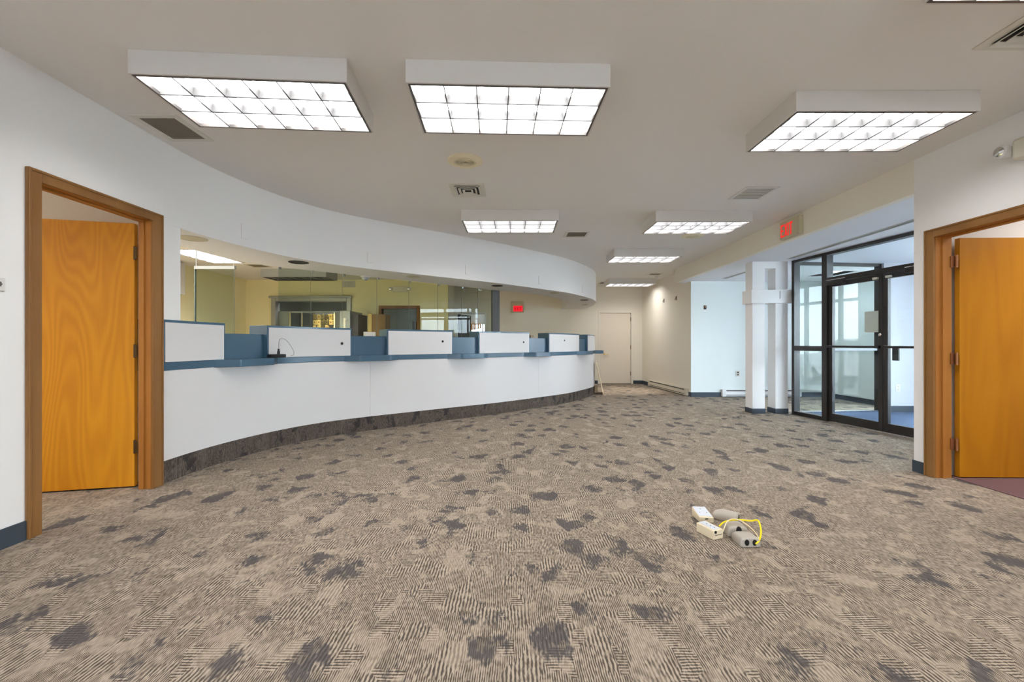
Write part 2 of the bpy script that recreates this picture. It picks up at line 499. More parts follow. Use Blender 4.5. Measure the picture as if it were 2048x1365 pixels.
# ------------------------------------------------------------------ walls
w = MB()
w.box(XL - .12, XL, -4.1, 2.664 - .02, 0, ZC)
w.box(XL - .12, XL, 2.664 - .02, 3.51, 2.20, ZC)
w.box(XL - .12, XL, 3.51, 3.598, 0, ZC); w.box(XL - .12, XL, 3.598, 3.80, 1.0, ZC); w.box(XL - .12, XL - .06, 3.598, 3.80, 0, 1.0)
struct('wall_left', w, M['wall'])
w = MB()
w.box(XR, XR + .14, -4.1, 2.90, 0, ZC)
w.box(XR, XR + .14, 2.90, 3.80, 2.135, ZC)
w.box(XR, XR + .14, 3.80, 3.98, 0, ZC)
struct('wall_right', w, M['wall'])
struct('wall_header', MB().box(XR, 3.80, 3.98, 9.85, ZH, ZC), M['warm_wall'])
w = MB()
w.box(-3.05, 3.86, -4.2, -4.1, 0, .25); w.box(-3.05, 3.86, -4.2, -4.1, 2.65, ZC)
for x0, x1 in ((-3.05, -1.6), (-.7, 1.3), (2.2, 3.86)): w.box(x0, x1, -4.2, -4.1, .25, 2.65)
struct('wall_behind', w, M['wall'])
# warm wall beyond the entrance
struct('wall_warm', MB().prism([(3.979, 9.575), (4.1, 9.66), (3.97, 12.77), (3.83, 12.65)], 0, ZC), M['warm_wall'])
# bright wall of the entrance nook
struct('wall_nook', MB().box(3.98, 7.07, 9.56, 9.68, 0, ZC), M['cool_wall'])
w = MB()
w.box(6.95, 7.07, 7.5, 9.56, 0, .25); w.box(6.95, 7.07, 7.5, 9.56, 2.45, ZC)
w.box(6.95, 7.07, 7.5, 7.58, .25, 2.45); w.box(6.95, 7.07, 8.22, 9.56, .25, 2.45)
struct('wall_nook_side', w, M['cool_wall'])
struct('wall_vestibule', MB().box(6.40, 7.7, 7.40, 7.50, 0, ZC), M['vestibule_wall'])
struct('wall_daylight_block', MB().box(7.6, 7.7, 6.2, 7.4, 0, ZC), M['wall'])  # unseen wall added to cut daylight on the vestibule wall
struct('wall_vestibule_near', MB().box(3.86, 7.7, 3.86, 3.98, 0, ZC), M['wall'])
# offices
struct('wall_office_left', MB().box(-7.2, -3.05, 3.68, 3.80, 0, ZC), M['office_wall'])
w = MB(); w.box(-6.12, -6.0, .5, 3.68, 0, ZC); w.box(-6.12, -3.05, .4, .5, 0, ZC)
struct('wall_office_left_rear', w, M['office_wall'])
w = MB(); w.box(6.8, 6.92, .5, 3.86, 0, ZC); w.box(3.86, 6.92, .4, .5, 0, ZC)
struct('wall_office_right', w, M['office_wall'])
# teller room
struct('wall_teller_left', MB().box(-7.17, -7.05, 3.8, 11.4, 0, ZC), M['yellow_wall'])
w = MB()
w.box(-7.17, -6.30, 11.4, 11.55, 0, ZC)
w.box(-6.30, -4.31, 11.4, 11.55, 2.386, ZC)
w.box(-4.31, -3.45, 11.4, 11.55, 0, ZC)
w.box(-3.45, -2.52, 11.4, 11.55, 2.11, ZC)
w.box(-2.52, -1.70, 11.4, 11.55, 0, ZC)
struct('wall_teller_rear', w, M['yellow_wall'])
w = MB()
struct('wall_jog', MB().box(-1.82, -1.70, 11.55, YB, 0, ZC), M['warm_wall'])
w.box(-1.82, -1.62, YB, YB + .12, 0, ZC)
w.box(-1.62, -.80, YB, YB + .12, 2.06, ZC)
w.box(-.80, 2.59, YB, YB + .12, 0, ZC)
w.box(2.59, 3.50, YB, YB + .12, 2.09, ZC)
w.box(3.50, 3.97, YB, YB + .12, 0, ZC)
struct('wall_rear', w, M['warm_wall'])
# rooms behind the rear walls
w = MB(); w.box(-7.17, -2.3, 14.3, 14.42, 0, ZC); w.box(-2.42, -2.3, 11.55, 14.3, 0, ZC); w.box(-7.17, -7.05, 11.55, 14.3, 0, ZC)
struct('wall_vault_room', w, M['grey_room'])
w = MB()
w.box(-3.0, -1.95, 16.0, 16.12, 0, ZC); w.box(-.65, 1.2, 16.0, 16.12, 0, ZC)
w.box(-1.95, -.65, 16.0, 16.12, 0, .9); w.box(-1.95, -.65, 16.0, 16.12, 1.95, ZC)
w.box(-2.3, -2.2, YB + .12, 16.0, 0, ZC); w.box(1.1, 1.2, YB + .12, 16.0, 0, ZC)
struct('wall_far_room', w, M['wall'])
struct('trim_1', MB().box(2.45, 3.97, YB + .12, YB + .2, 0, ZC), M['grey_room'])   # closes the cupboard behind the beige door

# bulkhead over the counter, curved in plan, with soffit and inner face
nb = 150
sC = np.linspace(0.62, C.s[-1] - .004, nb); sQ = np.linspace(0.05, Q.s[-1] - .004, nb)
A = [tuple(C.off(s, .0001)) for s in sC]; B = [tuple(Q.at(s)) for s in sQ]
struct('wall_bulkhead', ribbon(MB(), A, B, ZS, ZC), M['wall'], angle=60)

# baseboards
def base(name, mb): return struct(name, mb, M['slate_base'])
base('baseboard_left', MB().box(XL, XL + .012, -4.1, 2.585, 0, .115))
b_ = MB(); b_.box(XR - .012, XR, 3.862, 3.985, 0, .105); b_.box(XR - .012, XR, -4.1, 2.83, 0, .105)
base('baseboard_right', b_)
b_ = MB(); b_.box(3.565, 3.83, YB - .012, YB, 0, .1); b_.box(2.13, 2.52, YB - .012, YB, 0, .1)
base('baseboard_rear', b_)
base('baseboard_warm', MB().obox((3.83, YB, 0), (-.012, 0, 0), (.15, -3.09, 0), (0, 0, .1)))
base('baseboard_nook', MB().box(3.98, 6.95, 9.548, 9.56, 0, .1))
base('baseboard_nook_side', MB().box(6.938, 6.95, 7.5, 9.548, 0, .1))
base('baseboard_vestibule', MB().box(6.40, 7.6, 7.388, 7.40, 0.006, .11))

# ------------------------------------------------------------------ wooden doors
def hinge_mb(c, r=.008, h=.09, leaf=((.03, 0, 0), (0, -.02, 0)), n=12):
    mb = MB(); mb.lathe([(r, -h / 2), (r, h / 2)], c, n)
    return mb

# left office door, open inwards
d1 = thing('door_1', (XL, 3.09, 0), 'wide open golden oak door in brown casing left of the counter', 'door'); d1['kind'] = 'structure'
y0, y1, zt = 2.664, 3.49, 2.178
cs = MB()
cs.box(XL, XL + .02, y0 - .078, y0, 0, zt + .072); cs.box(XL, XL + .02, y1, y1 + .098, 0, zt + .072); cs.box(XL, XL + .02, y0, y1, zt, zt + .072)
cs.box(XL + .02, XL + .027, y0 - .078, y0 - .062, 0, zt + .072); cs.box(XL + .02, XL + .027, y1 + .085, y1 + .098, 0, zt + .072); cs.box(XL + .02, XL + .027, y0 - .062, y1 + .085, zt + .056, zt + .072)
cs.build('casing', M['casing'], d1, .004)
jm = MB()
jm.box(XL - .13, XL, y0 - .02, y0, 0, zt + .02); jm.box(XL - .103, XL, y1, y1 + .02, 0, zt + .02); jm.box(XL - .13, XL, y0, y1, zt, zt + .02)
jm.box(XL - .085, XL - .05, y0, y0 + .014, 0, zt); jm.box(XL - .085, XL - .05, y1 - .014, y1, 0, zt); jm.box(XL - .085, XL - .05, y0 + .014, y1 - .014, zt - .014, zt)
jm.build('jamb', M['jamb'], d1, .002)
dv = Vector((-.975, -.222, 0)).normalized(); nv = Vector((-dv.y, dv.x, 0))
if nv.y > 0: nv = -nv
hx = Vector((XL - .165, 3.525, 0))
lf = MB().obox(hx + Vector((0, 0, .012)), dv * .80, -nv * .045, (0, 0, 2.155))
leaf = lf.build('door_leaf', M['oak_leaf'], d1, .002)
for z in (.34, 1.12, 1.92):
    hb = MB(); hb.lathe([(.009, -.055), (.009, .055)], (XL - .145, 3.505, z), 12)
    hb.obox((XL - .145, 3.497, z - .05), (.03, -.008, 0), (0, .003, 0), (0, 0, .1))
    hb.obox((XL - .17, 3.52, z - .05), (.02, -.015, 0), (.0015, .0025, 0), (0, 0, .1))
    hb.build('hinge', M['hinge'], d1)

# right office door, open inwards
d2 = thing('door_2', (XR, 3.35, 0), 'golden birch door standing open at the right edge in brown casing', 'door'); d2['kind'] = 'structure'
y0, y1, zt = 2.93, 3.775, 2.115
cs = MB()
cs.box(XR - .02, XR, y1, y1 + .085, 0, zt + .075); cs.box(XR - .02, XR, y0 - .085, y0, 0, zt + .075); cs.box(XR - .02, XR, y0, y1, zt, zt + .075)
cs.box(XR - .027, XR - .02, y1 + .07, y1 + .085, 0, zt + .075); cs.box(XR - .027, XR - .02, y0 - .085, y0 - .07, 0, zt + .075); cs.box(XR - .027, XR - .02, y0 - .07, y1 + .07, zt + .06, zt + .075)
cs.build('casing', M['casing'], d2, .004)
jm = MB()
jm.box(XR, XR + .14, y1, y1 + .02, 0, zt + .02); jm.box(XR, XR + .15, y0 - .02, y0, 0, zt + .02); jm.box(XR, XR + .15, y0, y1, zt, zt + .02)
jm.box(XR + .05, XR + .085, y1 - .014, y1, 0, zt); jm.box(XR + .05, XR + .085, y0, y0 + .014, 0, zt); jm.box(XR + .05, XR + .085, y0 + .014, y1 - .014, zt - .014, zt)
jm.build('jamb', M['jamb'], d2, .002)
MB().obox((3.917, 3.762, .012), (.86, -.02, 0), (.001, .045, 0), (0, 0, 2.095)).build('door_leaf', M['birch_leaf'], d2, .002)
for z in (.30, 1.05, 1.90):
    hb = MB(); hb.lathe([(.009, -.055), (.009, .055)], (3.882, 3.752, z), 12)
    hb.box(3.845, 3.882, 3.766, 3.772, z - .05, z + .05); hb.box(3.882, 3.902, 3.758, 3.762, z - .05, z + .05)
    hb.build('hinge', M['copper_hinge'], d2)

# beige door in the rear wall
d3 = thing('door_3', (3.045, YB, 0), 'closed beige flush door with brass lever in the rear wall', 'door'); d3['kind'] = 'structure'
MB().box(2.595, 3.495, YB + .01, YB + .05, .012, 2.075).build('door_leaf', M['white_door'], d3, .002)
fr = MB(); fr.box(2.54, 2.59, YB - .014, YB + .11, 0, 2.14); fr.box(3.50, 3.55, YB - .014, YB + .11, 0, 2.14); fr.box(2.59, 3.50, YB - .014, YB + .11, 2.085, 2.14)
fr.build('door_frame', M['warm_wall'], d3, .002)
hd = MB(); hd.lathe([(.026, 0), (.026, -.012), (.011, -.016), (.011, -.05)], (2.71, YB + .01, .875), 16, 'Y')
hd.box(2.70, 2.83, YB - .05, YB - .036, .865, .885)
hd.build('door_handle', M['brass'], d3, .002)
for z in (.30, 1.08, 1.90):
    MB().lathe([(.012, -.055), (.012, .055)], (3.497, YB + .004, z), 10).build('hinge', M['hinge'], d3)

# wood-framed doorway and white doorway of the teller room
d4 = thing('door_4', (-2.98, 11.4, 0), 'doorway with brown wood casing behind the teller glass', 'doorway'); d4['kind'] = 'structure'
fr = MB(); fr.box(-3.53, -3.45, 11.38, 11.56, 0, 2.19); fr.box(-2.52, -2.44, 11.38, 11.56, 0, 2.19); fr.box(-3.45, -2.52, 11.38, 11.56, 2.11, 2.19)
fr.build('casing', M['casing'], d4, .003)
d5 = thing('door_5', (-1.21, YB, 0), 'white-framed doorway with dark open door and bright window beyond', 'doorway'); d5['kind'] = 'structure'
fr = MB(); fr.box(-1.66, -1.61, YB - .012, YB + .13, 0, 2.11); fr.box(-.81, -.76, YB - .012, YB + .13, 0, 2.11); fr.box(-1.61, -.81, YB - .012, YB + .13, 2.06, 2.11)
fr.build('casing', M['wall'], d5, .003)
MB().obox((-1.60, YB + .05, .012), (.28, .72, 0), (.042, -.016, 0), (0, 0, 2.035)).build('door_leaf', M['dark_door'], d5, .002)

# far window seen through that doorway
w1 = thing('window_1', (-1.3, 16.0, .9), 'bright three-light window in the far room beyond the white doorway', 'window'); w1['kind'] = 'structure'
fr = MB(); fr.box(-1.95, -.65, 15.97, 16.1, .9, .95); fr.box(-1.95, -.65, 15.97, 16.1, 1.9, 1.95)
for x in (-1.95, -1.54, -1.12, -.70): fr.box(x, x + .05, 15.97, 16.1, .95, 1.9)
fr.build('window_frame', M['off_white'], w1, .002)
MB().box(-1.9, -.70, 16.04, 16.046, .95, 1.9).build('window_glass', M['glass'], w1)
vl = MB()
for k in range(12):
    x = -1.86 + k * .06
    vl.box(x, x + .056, 15.90 + .012 * (k % 2), 15.935 + .012 * (k % 2), 1.74 - .05 * math.sin(math.pi * k / 11), 1.93)
tag(vl.build('window_valance', M['orange_cloth'], None, .004), 'small orange valance across the top of the far bright window', 'valance')

# ------------------------------------------------------------------ ceiling lights
LW, LD, LH = 1.235, 0.625, 0.14
def make_light(lit=True, label='', shell='lamp_white'):
    t = thing('ceiling_light', (0, 0, ZC), label, 'ceiling light', 'surface-mounted louvered ceiling lights')
    hs = MB()
    a, b, e = LW / 2, LD / 2, .012
    hs.box(-a, a, -b, -b + e, -LH, 0); hs.box(-a, a, b - e, b, -LH, 0)
    hs.box(-a, -a + e, -b + e, b - e, -LH, 0); hs.box(a - e, a, -b + e, b - e, -LH, 0)
    hs.box(-a + e, a - e, -b + e, b - e, -.012, 0)
    hs.build('housing', M[shell], t, .002, local=True)
    tr = MB(); a2, b2 = a - e, b - e
    tr.box(-a2, a2, -b2, -b2 + .014, -LH - .002, -LH + .02); tr.box(-a2, a2, b2 - .014, b2, -LH - .002, -LH + .02)
    tr.box(-a2, -a2 + .014, -b2 + .014, b2 - .014, -LH - .002, -LH + .02); tr.box(a2 - .014, a2, -b2 + .014, b2 - .014, -LH - .002, -LH + .02)
    tr.build('trim_frame', M['lamp_trim'], t, local=True)
    a3, b3 = a2 - .014, b2 - .014
    MB().quad((-a3, -b3, -.055), (a3, -b3, -.055), (a3, b3, -.055), (-a3, b3, -.055)).build('lamp_panel', M[{True: 'lamp_glow', False: 'lamp_off', 2: 'lamp_glow_bright', 3: 'lamp_glow_teller'}[lit]], t, local=True)
    lv = MB(); ed = MB()
    prof = [(.0015, 0), (.0022, .016), (.005, .032), (.011, .050)]
    def blade(p0, p1, nrm):
        vs, fs = [], []
        for p in (p0, p1):
            for w_, h in prof: vs.append((p[0] + nrm[0] * w_, p[1] + nrm[1] * w_, -LH + .004 + h))
            for w_, h in prof[::-1]: vs.append((p[0] - nrm[0] * w_, p[1] - nrm[1] * w_, -LH + .004 + h))
        k = len(prof) * 2
        for i in range(k): fs.append((i, (i + 1) % k, (i + 1) % k + k, i + k))
        fs += [tuple(range(k))[::-1], tuple(range(k, 2 * k))]
        lv.add(vs, fs)
        x0, x1 = min(p0[0], p1[0]), max(p0[0], p1[0]); q0, q1 = min(p0[1], p1[1]), max(p0[1], p1[1])
        ed.box(x0 - abs(nrm[0]) * .0032, x1 + abs(nrm[0]) * .0032, q0 - abs(nrm[1]) * .0032, q1 + abs(nrm[1]) * .0032, -LH + .0005, -LH + .0045)
    for i in range(1, 6):
        x = -a3 + 2 * a3 * i / 6; blade((x, -b3), (x, b3), (1, 0))
    for j in range(1, 3):
        y = -b3 + 2 * b3 * j / 3; blade((-a3, y), (a3, y), (0, 1))
    l_ = lv.build('louver', M['louver'], t, local=True, angle=50)
    ed.build('blade_edge', M['louver_edge'], l_, local=True, smooth=False)
    return t

G = 'surface-mounted louvered ceiling lights'
L0 = make_light(True, 'lit ceiling light nearest the left wall, beside the mesh grille')
L0.location = (-1.62, 2.83, ZC); L0.rotation_euler.z = math.radians(3.8)
for x, y, r, lab in (
    (-.03, 2.90, 2.1, 'lit ceiling light directly above the round cream speaker'),
    (2.52, 3.19, 0, 'lit ceiling light above the right office door'),
    (-.025, 5.74, -.3, 'lit ceiling light above the middle of the curved bulkhead'),
    (2.45, 5.79, 0, 'lit ceiling light level with the entrance exit sign'),
    (2.43, 7.97, 0, 'lit ceiling light second from the rear wall'),
    (3.13, 11.45, 0, 'lit ceiling light nearest the beige rear door'),
    (2.50, 1.665, 0, 'lit ceiling light cut by the top right corner of the photo'),
):
    dup(L0, (x, y, ZC), math.radians(r), lab, G)
for x, y, r, lab in (  # unseen lamps added behind the camera for their light
    (-1.6, .1, 0, 'unseen ceiling light added behind the viewer on the left'),
    (.4, -.4, 0, 'unseen ceiling light added behind the viewer in the middle'),
    (-1.2, -2.6, 0, 'unseen ceiling light added at the back of the lobby on the left'),
    (2.2, -1.8, 0, 'unseen ceiling light added at the back of the lobby on the right'),
):
    dup(L0, (x, y, ZC), math.radians(r), lab, G)
L1 = make_light(3, 'lit ceiling light over the teller area, seen past the bulkhead')
L1.location = (-5.49, 7.72, ZC); L1.rotation_euler.z = math.radians(90)
for x, y, r, lab in (  # hidden lamps added to brighten the teller area
    (-3.2, 8.5, 45, 'unseen ceiling light added over the teller area beside the glass row'),
    (-4.3, 6.45, 0, 'unseen ceiling light added over the teller area behind the soffit'),
    (-6.3, 6.4, 90, 'unseen ceiling light added over the teller area along its left wall'),
    (-6.2, 4.8, 0, 'unseen ceiling light added in the near corner of the teller area'),
    (-4.4, 4.9, 0, 'unseen ceiling light added behind the left end of the bulkhead'),
):
    dup(L1, (x, y, ZC), math.radians(r), lab, G)
L2 = make_light(2, 'unseen ceiling light added inside the left office')  # this and its copies: unseen lamps added to light offices and vault
L2.location = (-5.0, 2.0, ZC)
for x, y, r, lab in (
    (5.4, 2.2, 0, 'unseen ceiling light added inside the right office'),
    (-4.4, 1.2, 0, 'unseen ceiling light added inside the left office nearer its doorway'),
    (5.2, 3.0, 0, 'unseen ceiling light added inside the right office nearer its door'),
    (-5.3, 11.95, 0, 'unseen ceiling light added inside the vault room'),
):
    dup(L2, (x, y, ZC), math.radians(r), lab, G)
LO = make_light(False, 'unlit grey ceiling light above the vault opening', 'lamp_grey'); LO['group'] = G
LO.location = (-4.95, 10.05, ZC); LO.scale = (1.2, 1.0, 1.3)

# ------------------------------------------------------------------ ceiling vents, speakers
def frame_rect(mb, x0, x1, y0, y1, wd, z0, z1):
    mb.box(x0, x1, y0, y0 + wd, z0, z1); mb.box(x0, x1, y1 - wd, y1, z0, z1)
    mb.box(x0, x0 + wd, y0 + wd, y1 - wd, z0, z1); mb.box(x1 - wd, x1, y0 + wd, y1 - wd, z0, z1)
    return mb

def mesh_grille(x0, x1, y0, y1, label, n=30, wd=.045):
    t = thing('ceiling_grille', ((x0 + x1) / 2, (y0 + y1) / 2, ZC), label, 'vent', 'ceiling return grilles')
    frame_rect(MB(), x0, x1, y0, y1, wd, ZC - .008, ZC).build('grille_frame', M['vent_metal'], t, .002)
    MB().box(x0 + wd, x1 - wd, y0 + wd, y1 - wd, ZC - .003, ZC).build('backing', M['black'], t)
    g = MB()
    for i in range(n):
        x = x0 + wd + (x1 - x0 - 2 * wd) * (i + .5) / n
        g.box(x - .0028, x + .0028, y0 + wd, y1 - wd, ZC - .006, ZC - .003)
    for i in range(n):
        y = y0 + wd + (y1 - y0 - 2 * wd) * (i + .5) / n
        g.box(x0 + wd, x1 - wd, y - .0028, y + .0028, ZC - .0065, ZC - .0032)
    g.build('mesh', M['grille'], t, smooth=False)
    return t

def square_diffuser(x0, x1, y0, y1, label):
    t = thing('air_diffuser', ((x0 + x1) / 2, (y0 + y1) / 2, ZC), label, 'vent', 'square ceiling diffusers')
    frame_rect(MB(), x0, x1, y0, y1, .055, ZC - .008, ZC).build('diffuser_frame', M['vent_metal'], t, .002)
    MB().box(x0 + .055, x1 - .055, y0 + .055, y1 - .055, ZC - .002, ZC).build('throat', M['black'], t)
    k = .07
    for i in range(3):
        c = MB(); a0, a1, b0, b1 = x0 + k, x1 - k, y0 + k, y1 - k
        s_ = .022
        vs = [(a0, b0, ZC - .004), (a1, b0, ZC - .004), (a1, b1, ZC - .004), (a0, b1, ZC - .004),
              (a0 - s_, b0 - s_, ZC - .022), (a1 + s_, b0 - s_, ZC - .022), (a1 + s_, b1 + s_, ZC - .022), (a0 - s_, b1 + s_, ZC - .022)]
        c.add(vs, [(0, 1, 5, 4), (1, 2, 6, 5), (2, 3, 7, 6), (3, 0, 4, 7)])
        o = c.build('vane', M['vent_metal'], t, smooth=False)
        md = o.modifiers.new('thick', 'SOLIDIFY'); md.thickness = .004
        k += .042
    a = (x1 - x0) / 2 - k
    if a > .01:
        MB().box((x0 + x1) / 2 - a, (x0 + x1) / 2 + a, (y0 + y1) / 2 - a, (y0 + y1) / 2 + a, ZC - .018, ZC - .002).build('core_plate', M['vent_metal'], t, .002)
    return t

def slat_vent(x0, x1, y0, y1, label, n=8, mat='vent_metal'):
    t = thing('ceiling_vent', ((x0 + x1) / 2, (y0 + y1) / 2, ZC), label, 'vent', 'louvered ceiling vents')
    frame_rect(MB(), x0, x1, y0, y1, .035, ZC - .01, ZC).build('vent_frame', M['off_white'] if mat == 'vent_metal' else M['vent_metal'], t, .002)
    MB().box(x0 + .035, x1 - .035, y0 + .035, y1 - .035, ZC - .002, ZC).build('backing', M['black'], t)
    s_ = MB()
    for i in range(n):
        y = y0 + .04 + (y1 - y0 - .08) * i / n
        s_.obox((x0 + .035, y, ZC - .004), (x1 - x0 - .07, 0, 0), (0, (y1 - y0 - .08) / n * .45, -.003), (0, .001, .002))
    s_.build('slats', M[mat], t, smooth=False)
    return t

mesh_grille(-2.845, -2.49, 3.18, 3.60, 'dark mesh ceiling grille between left wall and nearest light')
square_diffuser(-.675, -.295, 4.55, 4.955, 'square stepped ceiling diffuser just beyond the cream round speaker')
square_diffuser(2.65, 3.11, 2.03, 2.48, 'square ceiling diffuser cut by the top right photo edge')
slat_vent(2.535, 2.90, 4.645, 5.05, 'white louvered ceiling vent left of the entrance exit sign')
slat_vent(.82, 1.18, 6.49, 6.84, 'small brown slatted ceiling vent right of the middle far light', 9, 'grille')
slat_vent(3.32, 3.64, 10.33, 10.62, 'small dark ceiling vent near the end of the entrance header', 6, 'grille')
slat_vent(2.42, 2.70, 11.75, 12.2, 'dark ceiling vent at the far end beside the last light', 6, 'grille')

def ceiling_speaker(x, y, r, label):
    t = thing('ceiling_speaker', (x, y, ZC), label, 'speaker', 'round ceiling speakers')
    MB().lathe([(r, 0), (r, -.006), (r * .94, -.012), (r * .62, -.016), (r * .6, -.010)], (x, y, ZC), 40).build('speaker_plate', M['speaker_cream'], t)
    g = MB()
    for k in range(5):
        q = r * (.12 + .1 * k)
        g.lathe([(q, -.0105), (q, -.018), (q + r * .045, -.018), (q + r * .045, -.0105), (q, -.0105)], (x, y, ZC), 32)
    g.build('speaker_grille', M['speaker_cream'], t)
    MB().lathe([(r * .6, -.009), (0, -.0095)], (x, y, ZC), 32).build('speaker_cone', M['grille'], t)
ceiling_speaker(-.436, 3.99, .163, 'round cream ceiling speaker between near light and square diffuser')
ceiling_speaker(2.84, 6.75, .17, 'round ceiling speaker behind the light level with the exit sign')

# downlights in the soffit
def downlight(x, y, r, dark, label):
    t = thing('recessed_downlight', (x, y, ZS), label, 'downlight', 'downlights in the curved soffit')
    MB().lathe([(r, 0), (r, -.004), (r * .88, -.007), (r * .86, -.001)], (x, y, ZS), 32).build('trim_ring', M['black' if dark else 'beige_plastic'], t)
    if dark:
        MB().lathe([(r * .87, -.0015), (0, -.0012)], (x, y, ZS), 32).build('dark_cone', M['black'], t)
    else:
        MB().lathe([(r * .87, -.002), (r * .5, -.009), (0, -.012)], (x, y, ZS), 32).build('lens', M['beige_plastic'], t)
for a in ((-3.09, 4.16, .125, 0, 'beige round downlight at the left end of the soffit'),
          (-2.67, 5.38, .118, 1, 'black open downlight nearest the left in the soffit'),
          (-1.49, 6.52, .11, 0, 'beige round downlight in the soffit above the third white partition'),
          (-.26, 7.55, .10, 1, 'black open downlight in the soffit left of the red exit sign'),
          (.86, 8.6, .10, 0, 'beige round downlight in the soffit right of the rear exit sign'),
          (1.68, 10.0, .10, 1, 'black open downlight at the rounded right end of the soffit'),
          (1.90, 11.2, .08, 0, 'small pale downlight at the far tip of the soffit')):
    downlight(*a)

# blank cover plates on the bulkhead
for s, z, lab in ((1.53, 2.355, 'blank white plate leftmost on the curved bulkhead'),
                  (3.165, 2.355, 'blank white plate second from left on the curved bulkhead'),
                  (4.735, 2.355, 'blank white plate in the middle of the curved bulkhead'),
                  (6.40, 2.355, 'blank white plate second from right on the curved bulkhead'),
                  (8.02, 2.355, 'blank white plate rightmost on the curved bulkhead')):
    p = C.at(s); t_ = C.tan(s); n_ = np.array([t_[1], -t_[0]])
    o = MB().obox((*(p - t_ * .045 - n_ * .003), z - .075), (*(t_ * .09), 0), (*(n_ * .012), 0), (0, 0, .15)).build('cover_plate', M['wall'], None, .002)
    tag(o, lab, 'cover plate', 'blank plates on the bulkhead')

# ------------------------------------------------------------------ teller counter
TC = thing('teller_counter', (*C.at(4.5), 0), 'long curved white and blue bank teller counter with divider boxes', 'counter')
SE = 9.02
for s0, s1 in ((.605, 3.155), (3.158, 6.353), (6.356, SE)):
    A, B = C.strip(s0, s1, 0, -.03)
    ribbon(MB(), A, B, .19, .952).build('front_panel', M['counter_white'], TC)
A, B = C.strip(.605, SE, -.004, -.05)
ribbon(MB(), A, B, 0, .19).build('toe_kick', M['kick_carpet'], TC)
A, B = C.strip(.605, SE + .03, .006, -.45)
ribbon(MB(), A, B, .952, 1.022).build('counter_band', M['counter_blue'], TC, .004)
A, B = C.strip(SE - .04, SE, -.032, -.45)
ribbon(MB(), A, B, 0, .952).build('end_panel', M['hardboard'], TC)

for s0 in (1.17, 2.80, 4.36, 5.955, 7.675):
    L = .765
    pts = []
    def P_(s, d): return tuple(C.off(s, d))
    outer = [(0, 0.0), (.17, .135), (.60, .135), (L, 0.0)]
    # round the corners in (along, out) space
    rp = []
    for i, (a, d) in enumerate(outer):
        if i in (0, 3): rp.append((a, d)); continue
        p = Vector((a, d)); pa = Vector(outer[i - 1]); pb = Vector(outer[i + 1]); r = .028
        u = (pa - p).normalized() * r + p; v = (pb - p).normalized() * r + p
        for k in range(6):
            q = k / 5; rp.append(tuple((1 - q) ** 2 * u + 2 * q * (1 - q) * p + q * q * v))
    full = []
    for i in range(len(rp) - 1):
        for k in range(3):
            q = k / 3; full.append((rp[i][0] * (1 - q) + rp[i + 1][0] * q, rp[i][1] * (1 - q) + rp[i + 1][1] * q))
    full.append(rp[-1])
    poly = [P_(s0 + a, d + .004) for a, d in full] + [P_(s0 + L * (1 - k / 6), -.10) for k in range(7)]
    MB().prism(poly, .949, 1.025).build('transaction_shelf', M['counter_blue'], TC, .003, angle=20)
e0 = C.at(SE); te = C.tan(SE)
MB().obox((*(e0 - np.array([.20, .02])), .949), (.405, .0, 0), (.02, .34, 0), (0, 0, .076)).build('transaction_shelf', M['counter_blue'], TC, .006)

HOLES = {1: 2.77, 2: 4.28, 3: 5.945, 4: 7.13}
PART = ((.605, 1.293), (1.803, 2.902), (3.398, 4.463), (4.942, 6.105), (6.637, 7.803), (8.292, SE))
for i, (s0, s1) in enumerate(PART):
    A, B = C.strip(s0, s1, .004, -.27)
    bx = ribbon(MB(), A, B, 1.022, 1.385).build('divider_box', M['counter_blue'], TC, .002)
    A, B = C.strip(s0 + .018, s1 - .018, .0095, -.01)
    wp = ribbon(MB(), A, B, 1.024, 1.362).build('white_panel', M['counter_white'], bx)
    if i in HOLES:
        p = C.off(HOLES[i], .010); t_ = C.tan(HOLES[i]); ang = math.atan2(t_[1], t_[0])
        z = {1: 1.183, 2: 1.216, 3: 1.208, 4: 1.245}[i]
        mb = MB().lathe([(.018, -.004), (.018, .002), (0, .003)], (0, 0, 0), 18, 'Y')
        mb.xform(Matrix.Translation((*p, z)) @ Matrix.Rotation(ang + math.pi, 4, 'Z'))
        mb.build('cable_hole', M['black'], wp)
for s0, s1 in ((1.293, 1.803), (2.902, 3.398), (4.463, 4.942), (6.105, 6.637), (7.803, 8.292)):
    A, B = C.strip(s0 + .001, s1 - .001, -.05, -.16)
    ribbon(MB(), A, B, 1.022, 1.284).build('modesty_panel', M['counter_blue'], TC, .002)

# pen base with looping cord on the first shelf
pb = C.off(1.93, .075); pt = C.tan(1.93); pn = np.array([pt[1], -pt[0]])
PN = thing('counter_pen_base', (*pb, 1.025), 'black pen base with looping wire on the leftmost blue shelf', 'pen holder')
MB().obox((*(pb - pt * .16 - pn * .035), 1.025), (*(pt * .19), 0), (*(pn * .07), 0), (0, 0, .038)).build('base', M['black'], PN, .006)
sk = pb - pt * .04
MB().lathe([(.016, 0), (.014, .045), (.010, .05), (.010, .07)], (*sk, 1.053), 16).build('pen_socket', M['black'], PN)
cp = [(0, 1.115), (.004, 1.17), (.01, 1.205), (.03, 1.23), (.07, 1.238), (.11, 1.23), (.15, 1.20), (.19, 1.15), (.222, 1.10), (.232, 1.07), (.225, 1.05), (.20, 1.042), (.19, 1.038)]
cpts = []
for a, z in cp:
    q = sk + pt * a - pn * min(.035, a * .6)
    cpts.append((*q, z))
